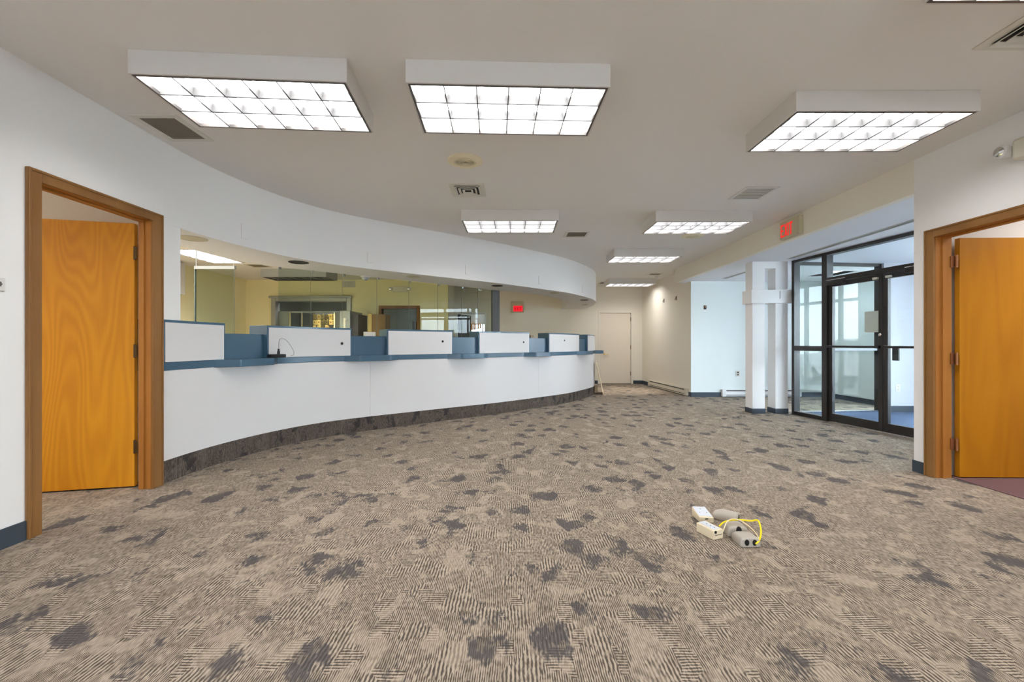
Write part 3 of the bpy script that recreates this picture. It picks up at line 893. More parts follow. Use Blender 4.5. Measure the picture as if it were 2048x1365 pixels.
def smooth_pts(p, k=6):
    p = [np.array(x, float) for x in p]; P = [2 * p[0] - p[1]] + p + [2 * p[-1] - p[-2]]; o = []
    for i in range(1, len(P) - 2):
        a, b, c, d = P[i - 1:i + 3]
        for j in range(k):
            t = j / k
            o.append(tuple(.5 * ((2 * b) + (c - a) * t + (2 * a - 5 * b + 4 * c - d) * t * t + (-a + 3 * b - 3 * c + d) * t ** 3)))
    o.append(tuple(P[-2])); return o
MB().tube(smooth_pts(cpts), .0022, 6).build('wire', M['lamp_trim'], PN)

# small boxes on the blue panels between the dividers
p = C.off(3.19, -.10); t_ = C.tan(3.19); n_ = np.array([t_[1], -t_[0]])
BX = thing('speaker_box', (*p, 1.284), 'small beige box sitting on the blue panel between second and third dividers', 'box')
MB().obox((*(p - t_ * .075 - n_ * .03), 1.284), (*(t_ * .15), 0), (*(n_ * .06), 0), (0, 0, .06)).build('case', M['cream_plastic'], BX, .004)
g = MB()
for k in range(8):
    q = p + n_ * .0305 - t_ * (.055 - k * .0155)
    g.obox((*(q - t_ * .002), 1.294), (*(t_ * .004), 0), (*(n_ * .0012), 0), (0, 0, .04))
g.build('grille_slots', M['vent_metal'], BX, smooth=False)
p = C.off(6.27, -.105); t_ = C.tan(6.27); n_ = np.array([t_[1], -t_[0]])
o = MB().obox((*(p - t_ * .04 - n_ * .03), 1.284), (*(t_ * .08), 0), (*(n_ * .06), 0), (0, 0, .055)).build('cardboard_box', M['cardboard'], None, .003)
tag(o, 'small brown box on the blue panel between fourth and fifth dividers', 'box')

# ------------------------------------------------------------------ teller glass
GP = [(-3.097, 5.694), (-2.793, 5.978), (-2.467, 6.266), (-2.074, 6.614), (-1.669, 6.976), (-1.264, 7.338), (-.897, 7.661), (-.625, 7.899), (-.366, 8.126)]
names = ['first', 'second', 'third', 'fourth', 'fifth', 'sixth', 'seventh', 'last']
def glass_panel(a, b, label):
    a, b = np.array(a), np.array(b); d = (b - a) / np.linalg.norm(b - a); n_ = np.array([-d[1], d[0]])
    t = thing('teller_glass_panel', (*((a + b) / 2), 0), label, 'glass panel', 'tall glass panels behind the counter')
    a2, b2 = a + d * .004, b - d * .004
    MB().obox((*a2, .0), (*(b2 - a2), 0), (*(n_ * .008), 0), (0, 0, ZS - .005)).build('pane', M['teller_glass'], t, smooth=False)
    MB().obox((*(b2 - d * .0005), .0), (*(d * .0028), 0), (*(n_ * .008), 0), (0, 0, ZS - .005)).build('pane_edge', M['glass_edge'], t, smooth=False)
    MB().obox((*(a + d * .01), ZS - .03), (*(d * .03), 0), (*(n_ * .02 - d * 0), 0), (0, 0, .03)).build('clip', M['steel'], t)
    return t
for i in range(8):
    glass_panel(GP[i], GP[i + 1], 'tall tinted teller glass pane, %s from the left in the long row' % names[i])
t = glass_panel((-4.20, 5.70), (-3.68, 5.70), 'single tinted glass pane left of the gap, under a steel channel')
MB().box(-4.205, -3.67, 5.685, 5.725, ZS - .03, ZS + .01).build('top_channel', M['steel'], t)
MB().box(-4.207, -4.196, 5.69, 5.718, 0, ZS).build('pane_edge', M['glass_edge'], t)
for x in (-4.19, -3.69): MB().lathe([(.005, ZS), (.005, ZC)], (x, 5.705, 0), 10).build('hanger_rod', M['steel'], t)
d_ = np.array([.746, .666]); n_ = np.array([-.666, .746])
o = MB().obox((-.364, 8.128, 0), (*(d_ * .17), 0), (*(n_ * .05), 0), (0, 0, ZS)).build('glass_end_post', M['dark_door'], None, .002)
tag(o, 'dark post closing the right end of the teller glass', 'post')

# ------------------------------------------------------------------ things in the teller room
V = thing('vault_opening', (-5.305, 11.4, 0), 'steel-framed vault opening in the yellow rear wall', 'vault frame')
fr = MB(); fr.box(-6.36, -6.24, 11.34, 11.56, 0, 2.41); fr.box(-4.37, -4.25, 11.34, 11.56, 0, 2.41); fr.box(-6.24, -4.37, 11.34, 11.56, 2.30, 2.41)
fr.build('steel_frame', M['steel'], V, .012)
MB().box(-6.40, -4.21, 11.28, 11.345, 2.385, 2.44).build('head_trim', M['steel'], V, .02)
lt = MB(); lt.box(-6.24, -5.95, 11.5, 11.54, 0, 2.0); lt.box(-4.72, -4.37, 11.5, 11.54, 0, 2.0); lt.box(-6.24, -4.37, 11.5, 11.54, 2.0, 2.05)
lt.build('inner_panel', M['grey_room'], V, .004)
tb = MB()
for x in (-5.95, -5.62, -4.75): tb.box(x, x + .03, 11.47, 11.5, 0, 2.02)
tb.build('gate_bar', M['chrome'], V, .003)
# safe deposit nest in brass
D = thing('deposit_box_nest', (-5.25, 12.4, 0), 'brass safe-deposit doors glinting inside the vault opening', 'deposit boxes')
MB().box(-5.75, -4.80, 12.42, 12.9, 0, 2.1).build('carcass', M['dark_door'], D, .004)
k = 0
for i in range(8):
    for j in range(12):
        x = -5.74 + i * .116; z = .10 + j * .162
        dd = MB().obox((x, 12.42, z), (.106, random.uniform(-.03, .03), 0), (0, -.018, random.uniform(-.002, .002)), (0, random.uniform(-.03, .03), .152)).build('box_door', M['brass'], D, .004)
        if j > 7: MB().lathe([(.012, 0), (.012, -.02), (0, -.022)], (x + .05, 12.405, z + .08), 10, 'Y').build('lock', M['hinge'], dd)
VD = thing('vault_door', (-3.95, 10.6, 0), 'thick grey steel vault door standing open beside the vault', 'vault door')
MB().box(-4.16, -3.90, 10.35, 11.2, 0, 1.98).build('slab', M['steel'], VD, .015)
MB().box(-3.90, -3.74, 10.45, 11.1, .16, 1.90).build('inner_step', M['dark_door'], VD, .01)
for z in (.45, .95, 1.55, 1.75):
    MB().lathe([(.022, 0), (.022, -.10), (.018, -.105), (0, -.106)], (-3.97, 10.35, z), 12, 'Y').build('bolt', M['chrome'], VD)
MB().box(-4.05, -4.0, 10.33, 10.352, .2, 1.8).build('bolt_strip', M['chrome'], VD, .003)
CB = thing('wooden_cabinet', (-3.36, 10.7, 0), 'tall brown wooden cabinet with a pale front edge beside the doorway', 'cabinet')
MB().box(-3.46, -3.12, 10.6, 11.0, 0, 1.91).build('body', M['cabinet_wood'], CB, .004)
MB().box(-3.55, -3.46, 10.6, 11.0, 0, 1.92).build('edge_panel', M['pale_wood'], CB, .004)
cu = MB()
for k in range(14):
    x = -3.30 + k * .03
    cu.box(x, x + .028, 14.18 + .015 * (k % 2), 14.24 + .015 * (k % 2), 1.0, 1.92)
tag(cu.build('curtain', M['olive_cloth'], None, .008), 'olive curtain hanging in the room behind the wood doorway', 'curtain')
o = MB().box(-7.05, -6.80, 8.35, 8.95, 2.2, 2.85).build('wall_cabinet', M['off_white'], None, .004)
tag(o, 'white box cabinet high on the left wall of the teller room', 'cabinet')

def emergency_light(c, axis, label, mats=('cream_plastic', 'off_white')):
    """twin-head unit; axis: 'X' on a wall facing -X, 'Y' on a wall facing -Y"""
    t = thing('emergency_light', c, label, 'emergency light')
    mb = MB(); hd = MB(); rx = Matrix.Translation(c)
    if axis == 'X': rx = rx @ Matrix.Rotation(-math.pi / 2, 4, 'Z')
    mb.box(-.2, .2, -.09, 0, -.075, .075); mb.xform(rx); mb.build('case', M[mats[0]], t, .02, seg=3)
    for sx in (-1, 1):
        h = MB().lathe([(.022, .03), (.036, .015), (.045, -.02), (.047, -.06), (.040, -.068), (0, -.07)], (sx * .245, -.06, .01), 20, 'Y').xform(rx)
        ho = h.build('lamp_head', M[mats[1]], t)
        MB().lathe([(.036, -.0685), (.02, -.074), (0, -.076)], (sx * .245, -.06, .01), 20, 'Y').xform(rx).build('lens', M['chrome'], ho)
    return t
emergency_light((XR, 2.93, 2.585), 'X', 'cream twin-head emergency light above the right office door')
emergency_light((-1.15, YB, 2.74), 'Y', 'emergency light above the white-framed doorway at the glass row end')
emergency_light((-2.95, 11.4, 2.62), 'Y', 'emergency light above the wood doorway behind the glass')

RG = thing('wall_slat_plate', (-4.32, 11.4, 2.76), 'white slatted plate high on the yellow wall above the vault corner', 'vent')  # plate standing in for an unidentified small white rectangle
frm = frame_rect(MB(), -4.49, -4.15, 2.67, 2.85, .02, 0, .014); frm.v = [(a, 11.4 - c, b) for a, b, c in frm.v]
frm.build('plate_frame', M['off_white'], RG, .002)
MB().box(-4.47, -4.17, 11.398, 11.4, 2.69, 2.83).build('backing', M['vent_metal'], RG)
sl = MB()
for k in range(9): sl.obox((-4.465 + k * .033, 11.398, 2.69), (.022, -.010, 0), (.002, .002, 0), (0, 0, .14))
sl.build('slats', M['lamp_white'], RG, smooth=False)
slat_vent(-5.72, -5.32, 9.15, 9.55, 'dark ceiling vent over the teller area beside the unlit light', 6, 'grille')
DC = thing('dome_camera', (-2.22, 6.50, ZS), 'small white dome camera under the rear edge of the soffit', 'camera')
MB().lathe([(.07, 0), (.07, -.015), (.055, -.02)], (-2.22, 6.50, ZS), 24).build('mount_ring', M['off_white'], DC)
MB().lathe([(.052, -.02), (.048, -.04), (.03, -.06), (0, -.066)], (-2.22, 6.50, ZS), 24).build('dome', M['steel'], DC)

# ------------------------------------------------------------------ exit signs
def letters_mb(word, w_, h, th, gap):
    """letters in the XZ plane, facing -Y, starting at x=0"""
    mb = MB(); x = 0; b_ = w_ * .22; bh = h * .12
    for ch in word:
        if ch == 'E':
            mb.box(x, x + b_, -th, 0, 0, h)
            for z in (0, h / 2 - bh / 2, h - bh): mb.box(x + b_, x + w_ * (.88 if z == h / 2 - bh / 2 else 1), -th, 0, z, z + bh)
            x += w_ + gap
        elif ch == 'X':
            for s in (0, 1):
                xa, xb = (x, x + w_ - b_) if s == 0 else (x + w_ - b_, x)
                mb.add([(xa, -th, 0), (xa + b_, -th, 0), (xb + b_, -th, h), (xb, -th, h), (xa, 0, 0), (xa + b_, 0, 0), (xb + b_, 0, h), (xb, 0, h)],
                       [(0, 1, 2, 3), (7, 6, 5, 4), (0, 4, 5, 1), (1, 5, 6, 2), (2, 6, 7, 3), (3, 7, 4, 0)])
            x += w_ + gap
        elif ch == 'I':
            mb.box(x, x + b_, -th, 0, 0, h); x += b_ + gap
        elif ch == 'T':
            mb.box(x, x + w_, -th, 0, h - bh, h); mb.box(x + w_ / 2 - b_ / 2, x + w_ / 2 + b_ / 2, -th, 0, 0, h - bh); x += w_ + gap
    return mb, x - gap

E1 = thing('exit_sign', (XR, 5.69, 2.70), 'beige exit sign with red letters on the header over the entrance', 'exit sign')
MB().box(XR - .055, XR, 5.49, 5.885, 2.588, 2.83).build('housing', M['exit_plate'], E1, .006)
lm, lw = letters_mb('EXIT', .062, .165, .003, .014)
lm.xform(Matrix.Translation((XR - .0555, 5.86, 2.622)) @ Matrix.Rotation(-math.pi / 2, 4, 'Z'))
lm.build('letters', M['exit_red'], E1, smooth=False)

E2 = thing('exit_sign', (.165, YB, 2.3), 'red lit exit sign with lamp heads on the dim rear wall behind the counter', 'exit sign')
MB().box(-.03, .34, YB - .07, YB, 2.10, 2.42).build('housing', M['exit_plate'], E2, .01)
MB().box(.04, .31, YB - .075, YB - .068, 2.125, 2.29).build('face', M['exit_field'], E2)
lm, lw = letters_mb('EXIT', .05, .10, .003, .014)
lm.xform(Matrix.Translation((.175 - lw / 2, YB - .0745, 2.158)))
lm.build('letters', M['exit_dark'], E2, smooth=False)
for x in (.02, .29):
    MB().lathe([(.02, .03), (.045, 0), (.045, -.05), (0, -.055)], (x, YB - .06, 2.38), 18, 'Y').build('lamp_head', M['beige_plastic'], E2)

# ------------------------------------------------------------------ switch and outlets
SW = thing('light_switch', (XL, 2.44, 1.52), 'white switch plate at the left photo edge beside the oak door', 'switch')
MB().box(XL, XL + .007, 2.36, 2.482, 1.482, 1.558).build('plate', M['off_white'], SW, .003)
for y in (2.40, 2.45):
    MB().box(XL + .006, XL + .014, y - .008, y + .008, 1.508, 1.535).build('toggle', M['lamp_trim'], SW, .002)
    MB().lathe([(.004, 0), (.004, .009), (0, .0095)], (XL, y + .012, 1.522), 10, 'X').build('screw', M['hinge'], SW)

def outlet(x, y, z, label, mat='off_white'):
    t = thing('wall_outlet', (x, y, z), label, 'outlet')
    MB().box(x - .037, x + .037, y - .006, y, z - .06, z + .06).build('plate', M[mat], t, .003)
    for dz in (-.025, .025):
        MB().box(x - .016, x + .016, y - .009, y - .006, z + dz - .014, z + dz + .014).build('socket', M['black' if mat != 'off_white' else 'beige_plastic'], t, .002)
outlet(6.64, 7.40, .42, 'cream outlet low on the vestibule wall behind the right glass door')
outlet(5.02, 9.56, .515, 'outlet with dark sockets low on the bright wall beside the pillars', 'cream_plastic')
TH = thing('thermostat', (4.29, 9.56, 1.985), 'small dark thermostat base high on the bright wall', 'thermostat')
MB().box(4.262, 4.318, 9.545, 9.56, 1.945, 2.03).build('plate', M['black'], TH, .003)
MB().box(4.27, 4.30, 9.538, 9.545, 1.985, 2.015).build('contact_block', M['copper_hinge'], TH, .002)
for y, z, lab in ((11.05, 2.29, 'dark hook farther from the bright corner on the warm wall'), (10.32, 2.275, 'dark hook nearer the bright corner on the warm wall')):
    x = 3.98 - (y - 9.56) * .15 / 3.09
    t = thing('wall_hook', (x, y, z), lab, 'hook')
    MB().box(x - .008, x + .004, y - .018, y + .018, z - .05, z + .05).build('hook_plate', M['hinge'], t, .003)
    MB().tube([(x - .004, y, z + .02), (x - .03, y, z - .01), (x - .035, y, z - .03), (x - .025, y, z - .042)], .006, 8).build('prong', M['black'], t)

# small spot over the warm wall
SP = thing('wall_spotlight', (3.62, 10.75, ZC), 'small ceiling spotlight washing the warm wall by the header end', 'spotlight')
MB().lathe([(.045, 0), (.045, -.012), (.036, -.014), (.034, -.05), (.028, -.05)], (3.62, 10.75, ZC), 20).build('can', M['off_white'], SP)
ld = bpy.data.lights.new('spot_lamp', 'SPOT'); ld.energy = 110; ld.spot_size = math.radians(46); ld.spot_blend = .75; ld.shadow_soft_size = .03; ld.color = (1.0, .9, .78)
lo = bpy.data.objects.new('spot_lamp', ld); COL.objects.link(lo); lo.location = (0, 0, -.06); lo.parent = SP
lo.rotation_euler = (math.radians(2), math.radians(16), 0)

# ------------------------------------------------------------------ baseboard heaters
def heater(o, d, n, L, mat, label):
    """o start on the wall at floor, d along the wall, n into the room"""
    o, d, n = Vector(o), Vector(d).normalized(), Vector(n).normalized()
    t = thing('baseboard_heater', o + d * L / 2, label, 'heater')
    u = Vector((0, 0, 1))
    MB().obox(o + u * .02, d * L, n * .008, u * .145).build('back_plate', M[mat], t, .001)
    MB().obox(o + u * .155, d * L, n * .05 - u * .004, u * .012).build('hood', M[mat], t, .002)
    MB().obox(o + d * .09 + u * .03 + n * .008, d * (L - .18), n * .03, u * .12).build('dark_core', M['black'], t)
    MB().obox(o + d * .08 + u * .05 + n * .052, d * (L - .16), n * .008 + u * .004, u * .078 - n * .008).build('front_panel', M[mat], t, .003)
    MB().obox(o + d * .08 + u * .018 + n * .045, d * (L - .16), n * .02, u * .02).build('bottom_lip', M[mat], t, .002)
    for q in (0, L - .09):
        MB().obox(o + d * q + u * .012, d * .09, n * .066, u * .158).build('end_cap', M[mat], t, .006)
heater((3.972, 9.66, 0), (-.15, 3.09, 0), (-1, 0, 0), 2.35, 'heater_warm', 'long cream baseboard heater along the warm side wall')
heater((4.64, 9.547, 0), (1, 0, 0), (0, -1, 0), 1.75, 'heater_white', 'white baseboard heater along the bright wall behind the pillars')

# ------------------------------------------------------------------ twin pillar
PL = thing('twin_pillar', (4.36, 7.37, 0), 'white twin pillar joined by a crossband beside the glass entrance', 'pillar')
for x0, x1 in ((4.06, 4.272), (4.448, 4.658)):
    c = MB().box(x0, x1, 7.26, 7.48, 0, ZH).build('shaft', M['wall'], PL, .003)
    MB().box(x0 - .006, x1 + .006, 7.254, 7.486, 0, .085).build('base_strip', M['slate_base'], c)
MB().box(4.272, 4.448, 7.26, 7.48, 2.455, ZH).build('head_block', M['wall'], PL)
MB().box(4.025, 4.70, 7.225, 7.515, 1.865, 2.09).build('crossband', M['wall'], PL, .003)
MB().box(4.50, 4.507, 7.223, 7.226, 1.94, 2.07).build('slot', M['lamp_trim'], PL)

# ------------------------------------------------------------------ glass entrance
A0 = Vector((4.68, 7.2, 0)); ED = Vector((.1396, -.9902, 0)).normalized(); EN = Vector((.9902, .1396, 0)).normalized()   # EN towards the vestibule
def bar(mb, t0, t1, z0, z1, d0=0.0, d1=.11):
    return mb.obox(A0 + ED * t0 + EN * d0 + Vector((0, 0, z0)), ED * (t1 - t0), EN * (d1 - d0), (0, 0, z1 - z0))
W2 = thing('window_2', A0, 'dark bronze storefront frame of the glass entrance', 'storefront'); W2['kind'] = 'structure'
TE = 3.17
f_ = MB()
bar(f_, 0, .055, 0, ZH); bar(f_, .59, .683, 0, ZH); bar(f_, 2.345, 2.44, 0, ZH); bar(f_, TE - .05, TE, 0, ZH)
bar(f_, .055, .59, ZH - .045, ZH); bar(f_, .683, 2.345, ZH - .045, ZH); bar(f_, 2.44, TE - .05, ZH - .045, ZH)
bar(f_, .683, 2.345, 2.11, 2.18)
bar(f_, .055, .59, 0, .06); bar(f_, 2.44, TE - .05, 0, .06)
bar(f_, .055, .59, 1.065, 1.145); bar(f_, 2.44, TE - .05, 1.065, 1.145)
f_.build('storefront_frame', M['bronze'], W2, .003)
for t0, t1, z0, z1 in ((.055, .59, .06, 1.065), (.055, .59, 1.145, ZH - .045), (.683, 2.345, 2.18, ZH - .045), (2.44, TE - .05, .06, 1.065), (2.44, TE - .05, 1.145, ZH - .045)):
    bar(MB(), t0, t1, z0, z1, .052, .058).build('pane', M['glass'], W2, smooth=False)
for i, (t0, t1, lab) in enumerate(((.686, 1.512, 'left leaf of the glass entrance, a paper notice on it'), (1.517, 2.342, 'right leaf of the glass entrance, partly hidden by the wall'))):
    d = thing('door_%d' % (6 + i), A0 + ED * (t0 + t1) / 2, lab, 'glass door'); d['kind'] = 'structure'
    m_ = MB(); a, b = .03, .08
    bar(m_, t0, t0 + .06, .012, 2.105, a, b); bar(m_, t1 - .06, t1, .012, 2.105, a, b)
    bar(m_, t0 + .06, t1 - .06, 2.04, 2.105, a, b); bar(m_, t0 + .06, t1 - .06, .012, .13, a, b)
    m_.build('leaf_frame', M['bronze'], d, .003)
    bar(MB(), t0 + .06, t1 - .06, .13, 2.04, .052, .058).build('pane', M['glass'], d, smooth=False)
    bar(MB(), t0 + .02, t1 - .005, 1.122, 1.152, -.035, -.005).build('push_bar', M['bronze'], d, .004)
    for tt in (t0 + .03, t1 - .045): bar(MB(), tt, tt + .03, 1.118, 1.156, -.036, .03).build('bar_bracket', M['bronze'], d, .003)
    q0 = t0 + .02 if i == 0 else t1 - .50
    bar(MB(), q0, q0 + .28, 2.06, 2.115, -.035, .03).build('closer_body', M['bronze'], d, .004)
    bar(MB(), q0 + .02, q0 + .34, 2.125, 2.135, -.06, -.04).build('closer_arm', M['chrome'], d, .002)
    q1 = t1 - .12 if i == 0 else t0 + .05
    bar(MB(), q1, q1 + .07, 2.045, 2.075, .0, .03).build('sensor', M['cream_plastic'], d, .004)
    if i == 0:
        MB().lathe([(.02, 0), (.02, -.012), (.012, -.016), (0, -.017)], (0, 0, 0), 16, 'Y').xform(Matrix.Translation(A0 + ED * (t1 - .03) + EN * .03 + Vector((0, 0, 1.30))) @ Matrix.Rotation(math.atan2(ED.y, ED.x), 4, 'Z')).build('lock_cylinder', M['chrome'], d)
    else:
        bar(MB(), t0 + .09, t0 + .17, .96, 1.13, .06, .085).build('pull_plate', M['bronze'], d, .004)
NT = thing('paper_notice', A0 + ED * 1.335 + Vector((0, 0, 1.48)), 'pale paper notice taped to the left glass door', 'notice')
bar(MB(), 1.234, 1.437, 1.337, 1.625, .0588, .0598).build('sheet', M['paper'], NT, smooth=False)

# glass side of the vestibule
W3 = thing('window_3', (4.75, 7.25, 0), 'dark framed glass side wall between vestibule and nook', 'storefront'); W3['kind'] = 'structure'
pa, pb_ = Vector((4.80, 7.27, 0)), Vector((6.34, 7.44, 0)); sd = (pb_ - pa).normalized(); sn = Vector((-sd.y, sd.x, 0)); SL = (pb_ - pa).length
f_ = MB()
f_.obox(pa + Vector((0, 0, ZH - .05)), sd * SL, sn * .08, (0, 0, .05))
f_.obox(pb_, sd * .08, sn * .08, (0, 0, ZH))
f_.build('storefront_frame', M['bronze'], W3, .003)
MB().obox(pa + Vector((0, 0, .0)), sd * SL, sn * .06, (0, 0, .03)).build('sill', M['chrome'], W3, .003)
MB().obox(pa + Vector((0, 0, .03)) + sn * .03, sd * SL, sn * .006, (0, 0, ZH - .08)).build('pane', M['glass'], W3, smooth=False)
MB().obox(pa + Vector((0, 0, 1.06)) + sn * .02, sd * SL, sn * .026, (0, 0, .04)).build('pane_strip', M['lamp_grey'], W3, .002)  # thin grey strip across the pane

# outer storefront towards the street, and an unseen nook window added for daylight
W4 = thing('window_4', (7.6, 5.7, 0), 'outer glass front of the vestibule', 'storefront'); W4['kind'] = 'structure'
f_ = MB()
for y in (3.98, 4.85, 5.70, 6.14): f_.box(7.6, 7.68, y, y + .06, 0, ZH)
f_.box(7.6, 7.68, 3.98, 6.2, ZH - .05, ZC); f_.box(7.6, 7.68, 3.98, 6.2, 0, .08); f_.box(7.6, 7.68, 3.98, 6.2, 2.1, 2.16)
f_.build('storefront_frame', M['bronze'], W4)
MB().box(7.635, 7.641, 4.0, 6.18, .08, ZH - .05).build('pane', M['glass'], W4, smooth=False)
W5 = thing('window_5', (7.0, 7.9, 0), 'unseen window added in the side wall to light the nook', 'window'); W5['kind'] = 'structure'
frm = MB(); frm.box(6.94, 7.08, 7.58, 7.62, .25, 2.45); frm.box(6.94, 7.08, 8.18, 8.22, .25, 2.45); frm.box(6.94, 7.08, 7.62, 8.18, .25, .30); frm.box(6.94, 7.08, 7.62, 8.18, 2.40, 2.45)
frm.build('window_frame', M['bronze'], W5)
MB().box(7.0, 7.006, 7.62, 8.18, .30, 2.40).build('pane', M['glass'], W5, smooth=False)

# unseen windows added behind the viewer to lift the ceiling light
for i, (x0, x1) in enumerate(((-1.6, -.7), (1.3, 2.2))):
    W6 = thing('window_%d' % (6 + i), ((x0 + x1) / 2, -4.15, .25), 'unseen tall window added behind the viewer for daylight, %s of the two' % ('left', 'right')[i], 'window'); W6['kind'] = 'structure'
    frm = frame_rect(MB(), x0, x1, .25, 2.65, .06, -.05, .05)
    frm.v = [(a, -4.15 + c, b) for a, b, c in frm.v]
    frm.box((x0 + x1) / 2 - .03, (x0 + x1) / 2 + .03, -4.2, -4.1, .31, 2.59)
    frm.build('window_frame', M['bronze'], W6)
    MB().box(x0 + .06, x1 - .06, -4.153, -4.147, .31, 2.59).build('pane', M['glass'], W6, smooth=False)

W8 = thing('window_8', (6.35, 8.55, ZH), 'added skylight well brightening the nook behind the glass entrance', 'skylight'); W8['kind'] = 'structure'  # skylight added to brighten the nook
frm = frame_rect(MB(), 6.06, 6.64, 8.16, 8.94, .04, ZH + .002, ZC + .14)
frm.build('fill_skylight_well', M['soffit'], W8)
MB().box(6.1, 6.6, 8.2, 8.9, ZC + .10, ZC + .106).build('pane', M['glass'], W8, smooth=False)

# linear diffusers in the entrance soffit
for y0, y1, lab in ((4.3, 7.02, 'long slot diffuser in the entrance soffit above the glass doors'), (7.95, 9.15, 'shorter slot diffuser in the soffit beyond the twin pillar')):
    t = thing('slot_diffuser', (4.52, (y0 + y1) / 2, ZH), lab, 'vent', 'slot diffusers in the entrance soffit')
    frame_rect(MB(), 4.475, 4.565, y0, y1, .014, ZH - .008, ZH).build('slot_frame', M['off_white'], t, .001)
    MB().box(4.489, 4.551, y0 + .014, y1 - .014, ZH - .003, ZH).build('slot_throat', M['grille'], t)
    MB().box(4.512, 4.528, y0 + .014, y1 - .014, ZH - .009, ZH - .003).build('blade', M['steel'], t)

# ------------------------------------------------------------------ street outside
struct('floor', MB().box(7.72, 40, -30, 34, -.2, -.1), M['asphalt'])
struct('floor', MB().box(-30, 7.72, -30, -4.25, -.2, -.1), M['asphalt'])
def car(x, y, label):
    t = thing('parked_car', (x, y, -.1), label, 'car', 'cars parked outside the entrance')
    prof = [(-2.2, .35), (-2.2, .75), (-1.9, .92), (-1.1, 1.0), (-.55, 1.42), (.9, 1.45), (1.6, 1.02), (2.15, .95), (2.25, .6), (2.2, .35)]
    vs = []; n = len(prof)
    for sx, k in ((-.86, 1), (.86, 1)):
        vs += [(x + sx * (1 if z < 1.1 else .84), y + p, z - .1) for p, z in prof]
    fs = [tuple(range(n)), tuple(range(n, 2 * n))[::-1]] + [(i, (i + 1) % n, (i + 1) % n + n, i + n) for i in range(n)]
    MB().add(vs, fs).build('body', M['car_paint'], t, .05, seg=3)
    for sx in (-1, 1):
        g = [(-.95, 1.04), (-.5, 1.36), (.85, 1.38), (1.4, 1.04)]
        MB().add([(x + sx * (.868 if z < 1.1 else .76), y + p, z - .1) for p, z in g] + [(x + sx * (.84 if z < 1.1 else .735), y + p, z - .1) for p, z in g],
                 [(0, 1, 2, 3), (7, 6, 5, 4), (0, 4, 5, 1), (1, 5, 6, 2), (2, 6, 7, 3), (3, 7, 4, 0)]).build('side_window', M['black'], t)
        for q in (-1.35, 1.4):
            wh = MB().lathe([(.0, -.1), (.2, -.1), (.31, -.09), (.32, 0), (.31, .09), (.2, .1), (0, .1)], (x + sx * .8, y + q, .22), 24, 'X').build('wheel', M['tyre'], t)
            MB().lathe([(.19, sx * .1), (.17, sx * .108), (0, sx * .112)], (x + sx * .8, y + q, .22), 20, 'X').build('hub_cap', M['chrome'], wh)
car(11.2, 9.5, 'white car parked outside nearer the glass entrance')
car(11.4, 3.6, 'white car parked outside farther along the street')

# ------------------------------------------------------------------ board against the counter end
LB = thing('leaning_board', (2.08, 10.2, 0), 'thin plywood board leaning against the far end of the counter', 'board')
bd = Vector((-.168, 0, .735)); bn = Vector((.735, 0, .135)).normalized()
MB().obox((2.10, 9.93, 0.002), bd, bn * .012, (.118, .55, 0)).build('sheet', M['plywood'], LB)
o = MB().box(1.98, 2.12, 10.62, 11.0, 0, .16).build('cardboard_box', M['cardboard'], None, .004)
tag(o, 'low brown box on the carpet behind the leaning board', 'box')

# ------------------------------------------------------------------ floor boxes and cords
def frame2(o, d):
    d = Vector((d[0], d[1], 0)).normalized(); return Vector(o), d, Vector((-d.y, d.x, 0))
# long cream box: corner o (nearest the viewer), d runs back-left along the long side
o, d, n_ = frame2((1.208, 2.578, 0), (-.37, .93))
n_ = -n_
PB = thing('power_box', o + d * .065, 'cream metal power box lying nearest, galvanised strip on top', 'power box', 'cream power boxes on the carpet')
u = Vector((0, 0, 1))
MB().obox(o, d * .135, n_ * .078, u * .056).build('case', M['cream_box'], PB, .004)
MB().obox(o + d * .012 + n_ * .014 + u * .0555, d * .118, n_ * .05, u * .003).build('top_plate', M['galv'], PB, .001)
MB().obox(o + n_ * .012 + u * .026 - d * .0015, n_ * .054, d * .004, u * .003).build('seam', M['hinge'], PB)
kk = MB().lathe([(.0085, -.002), (.0085, .003), (0, .0032)], (0, 0, 0), 14, 'Y').xform(Matrix.Translation(o + n_ * .016 + u * .046) @ Matrix.Rotation(math.atan2(d.y, d.x) - math.pi / 2, 4, 'Z') @ Matrix.Rotation(math.pi, 4, 'Z'))
kk.build('knockout', M['black'], PB)
for q in (.03, .06, .09):
    MB().lathe([(.004, 0), (.003, .0015), (0, .002)], tuple(o + d * q + n_ * .039 + u * .0585), 10).build('screw', M['lamp_trim'], PB)
# upright rear box, plate tilted
o = Vector((1.235, 2.835, 0)); PB2 = thing('power_box', o + Vector((.045, .06, 0)), 'cream metal power box at the back, tilted galvanised plate on top', 'power box', 'cream power boxes on the carpet')
vs = [(0, 0, 0), (.094, -.008, 0), (.096, .115, 0), (.002, .12, 0), (0, 0, .038), (.094, -.008, .034), (.093, .115, .056), (0, .12, .058)]
MB().add([tuple(o + Vector(v)) for v in vs], [(3, 2, 1, 0), (4, 5, 6, 7), (0, 1, 5, 4), (1, 2, 6, 5), (2, 3, 7, 6), (3, 0, 4, 7)]).build('case', M['cream_box'], PB2, .004)
vs = [(.004, .012, .0405), (.09, .006, .037), (.089, .118, .0575), (.004, .122, .0595)]
MB().add([tuple(o + Vector(v)) for v in vs] + [tuple(o + Vector(v) + Vector((0, 0, .002))) for v in vs], [(3, 2, 1, 0), (4, 5, 6, 7), (0, 1, 5, 4), (1, 2, 6, 5), (2, 3, 7, 6), (3, 0, 4, 7)]).build('top_plate', M['galv'], PB2)
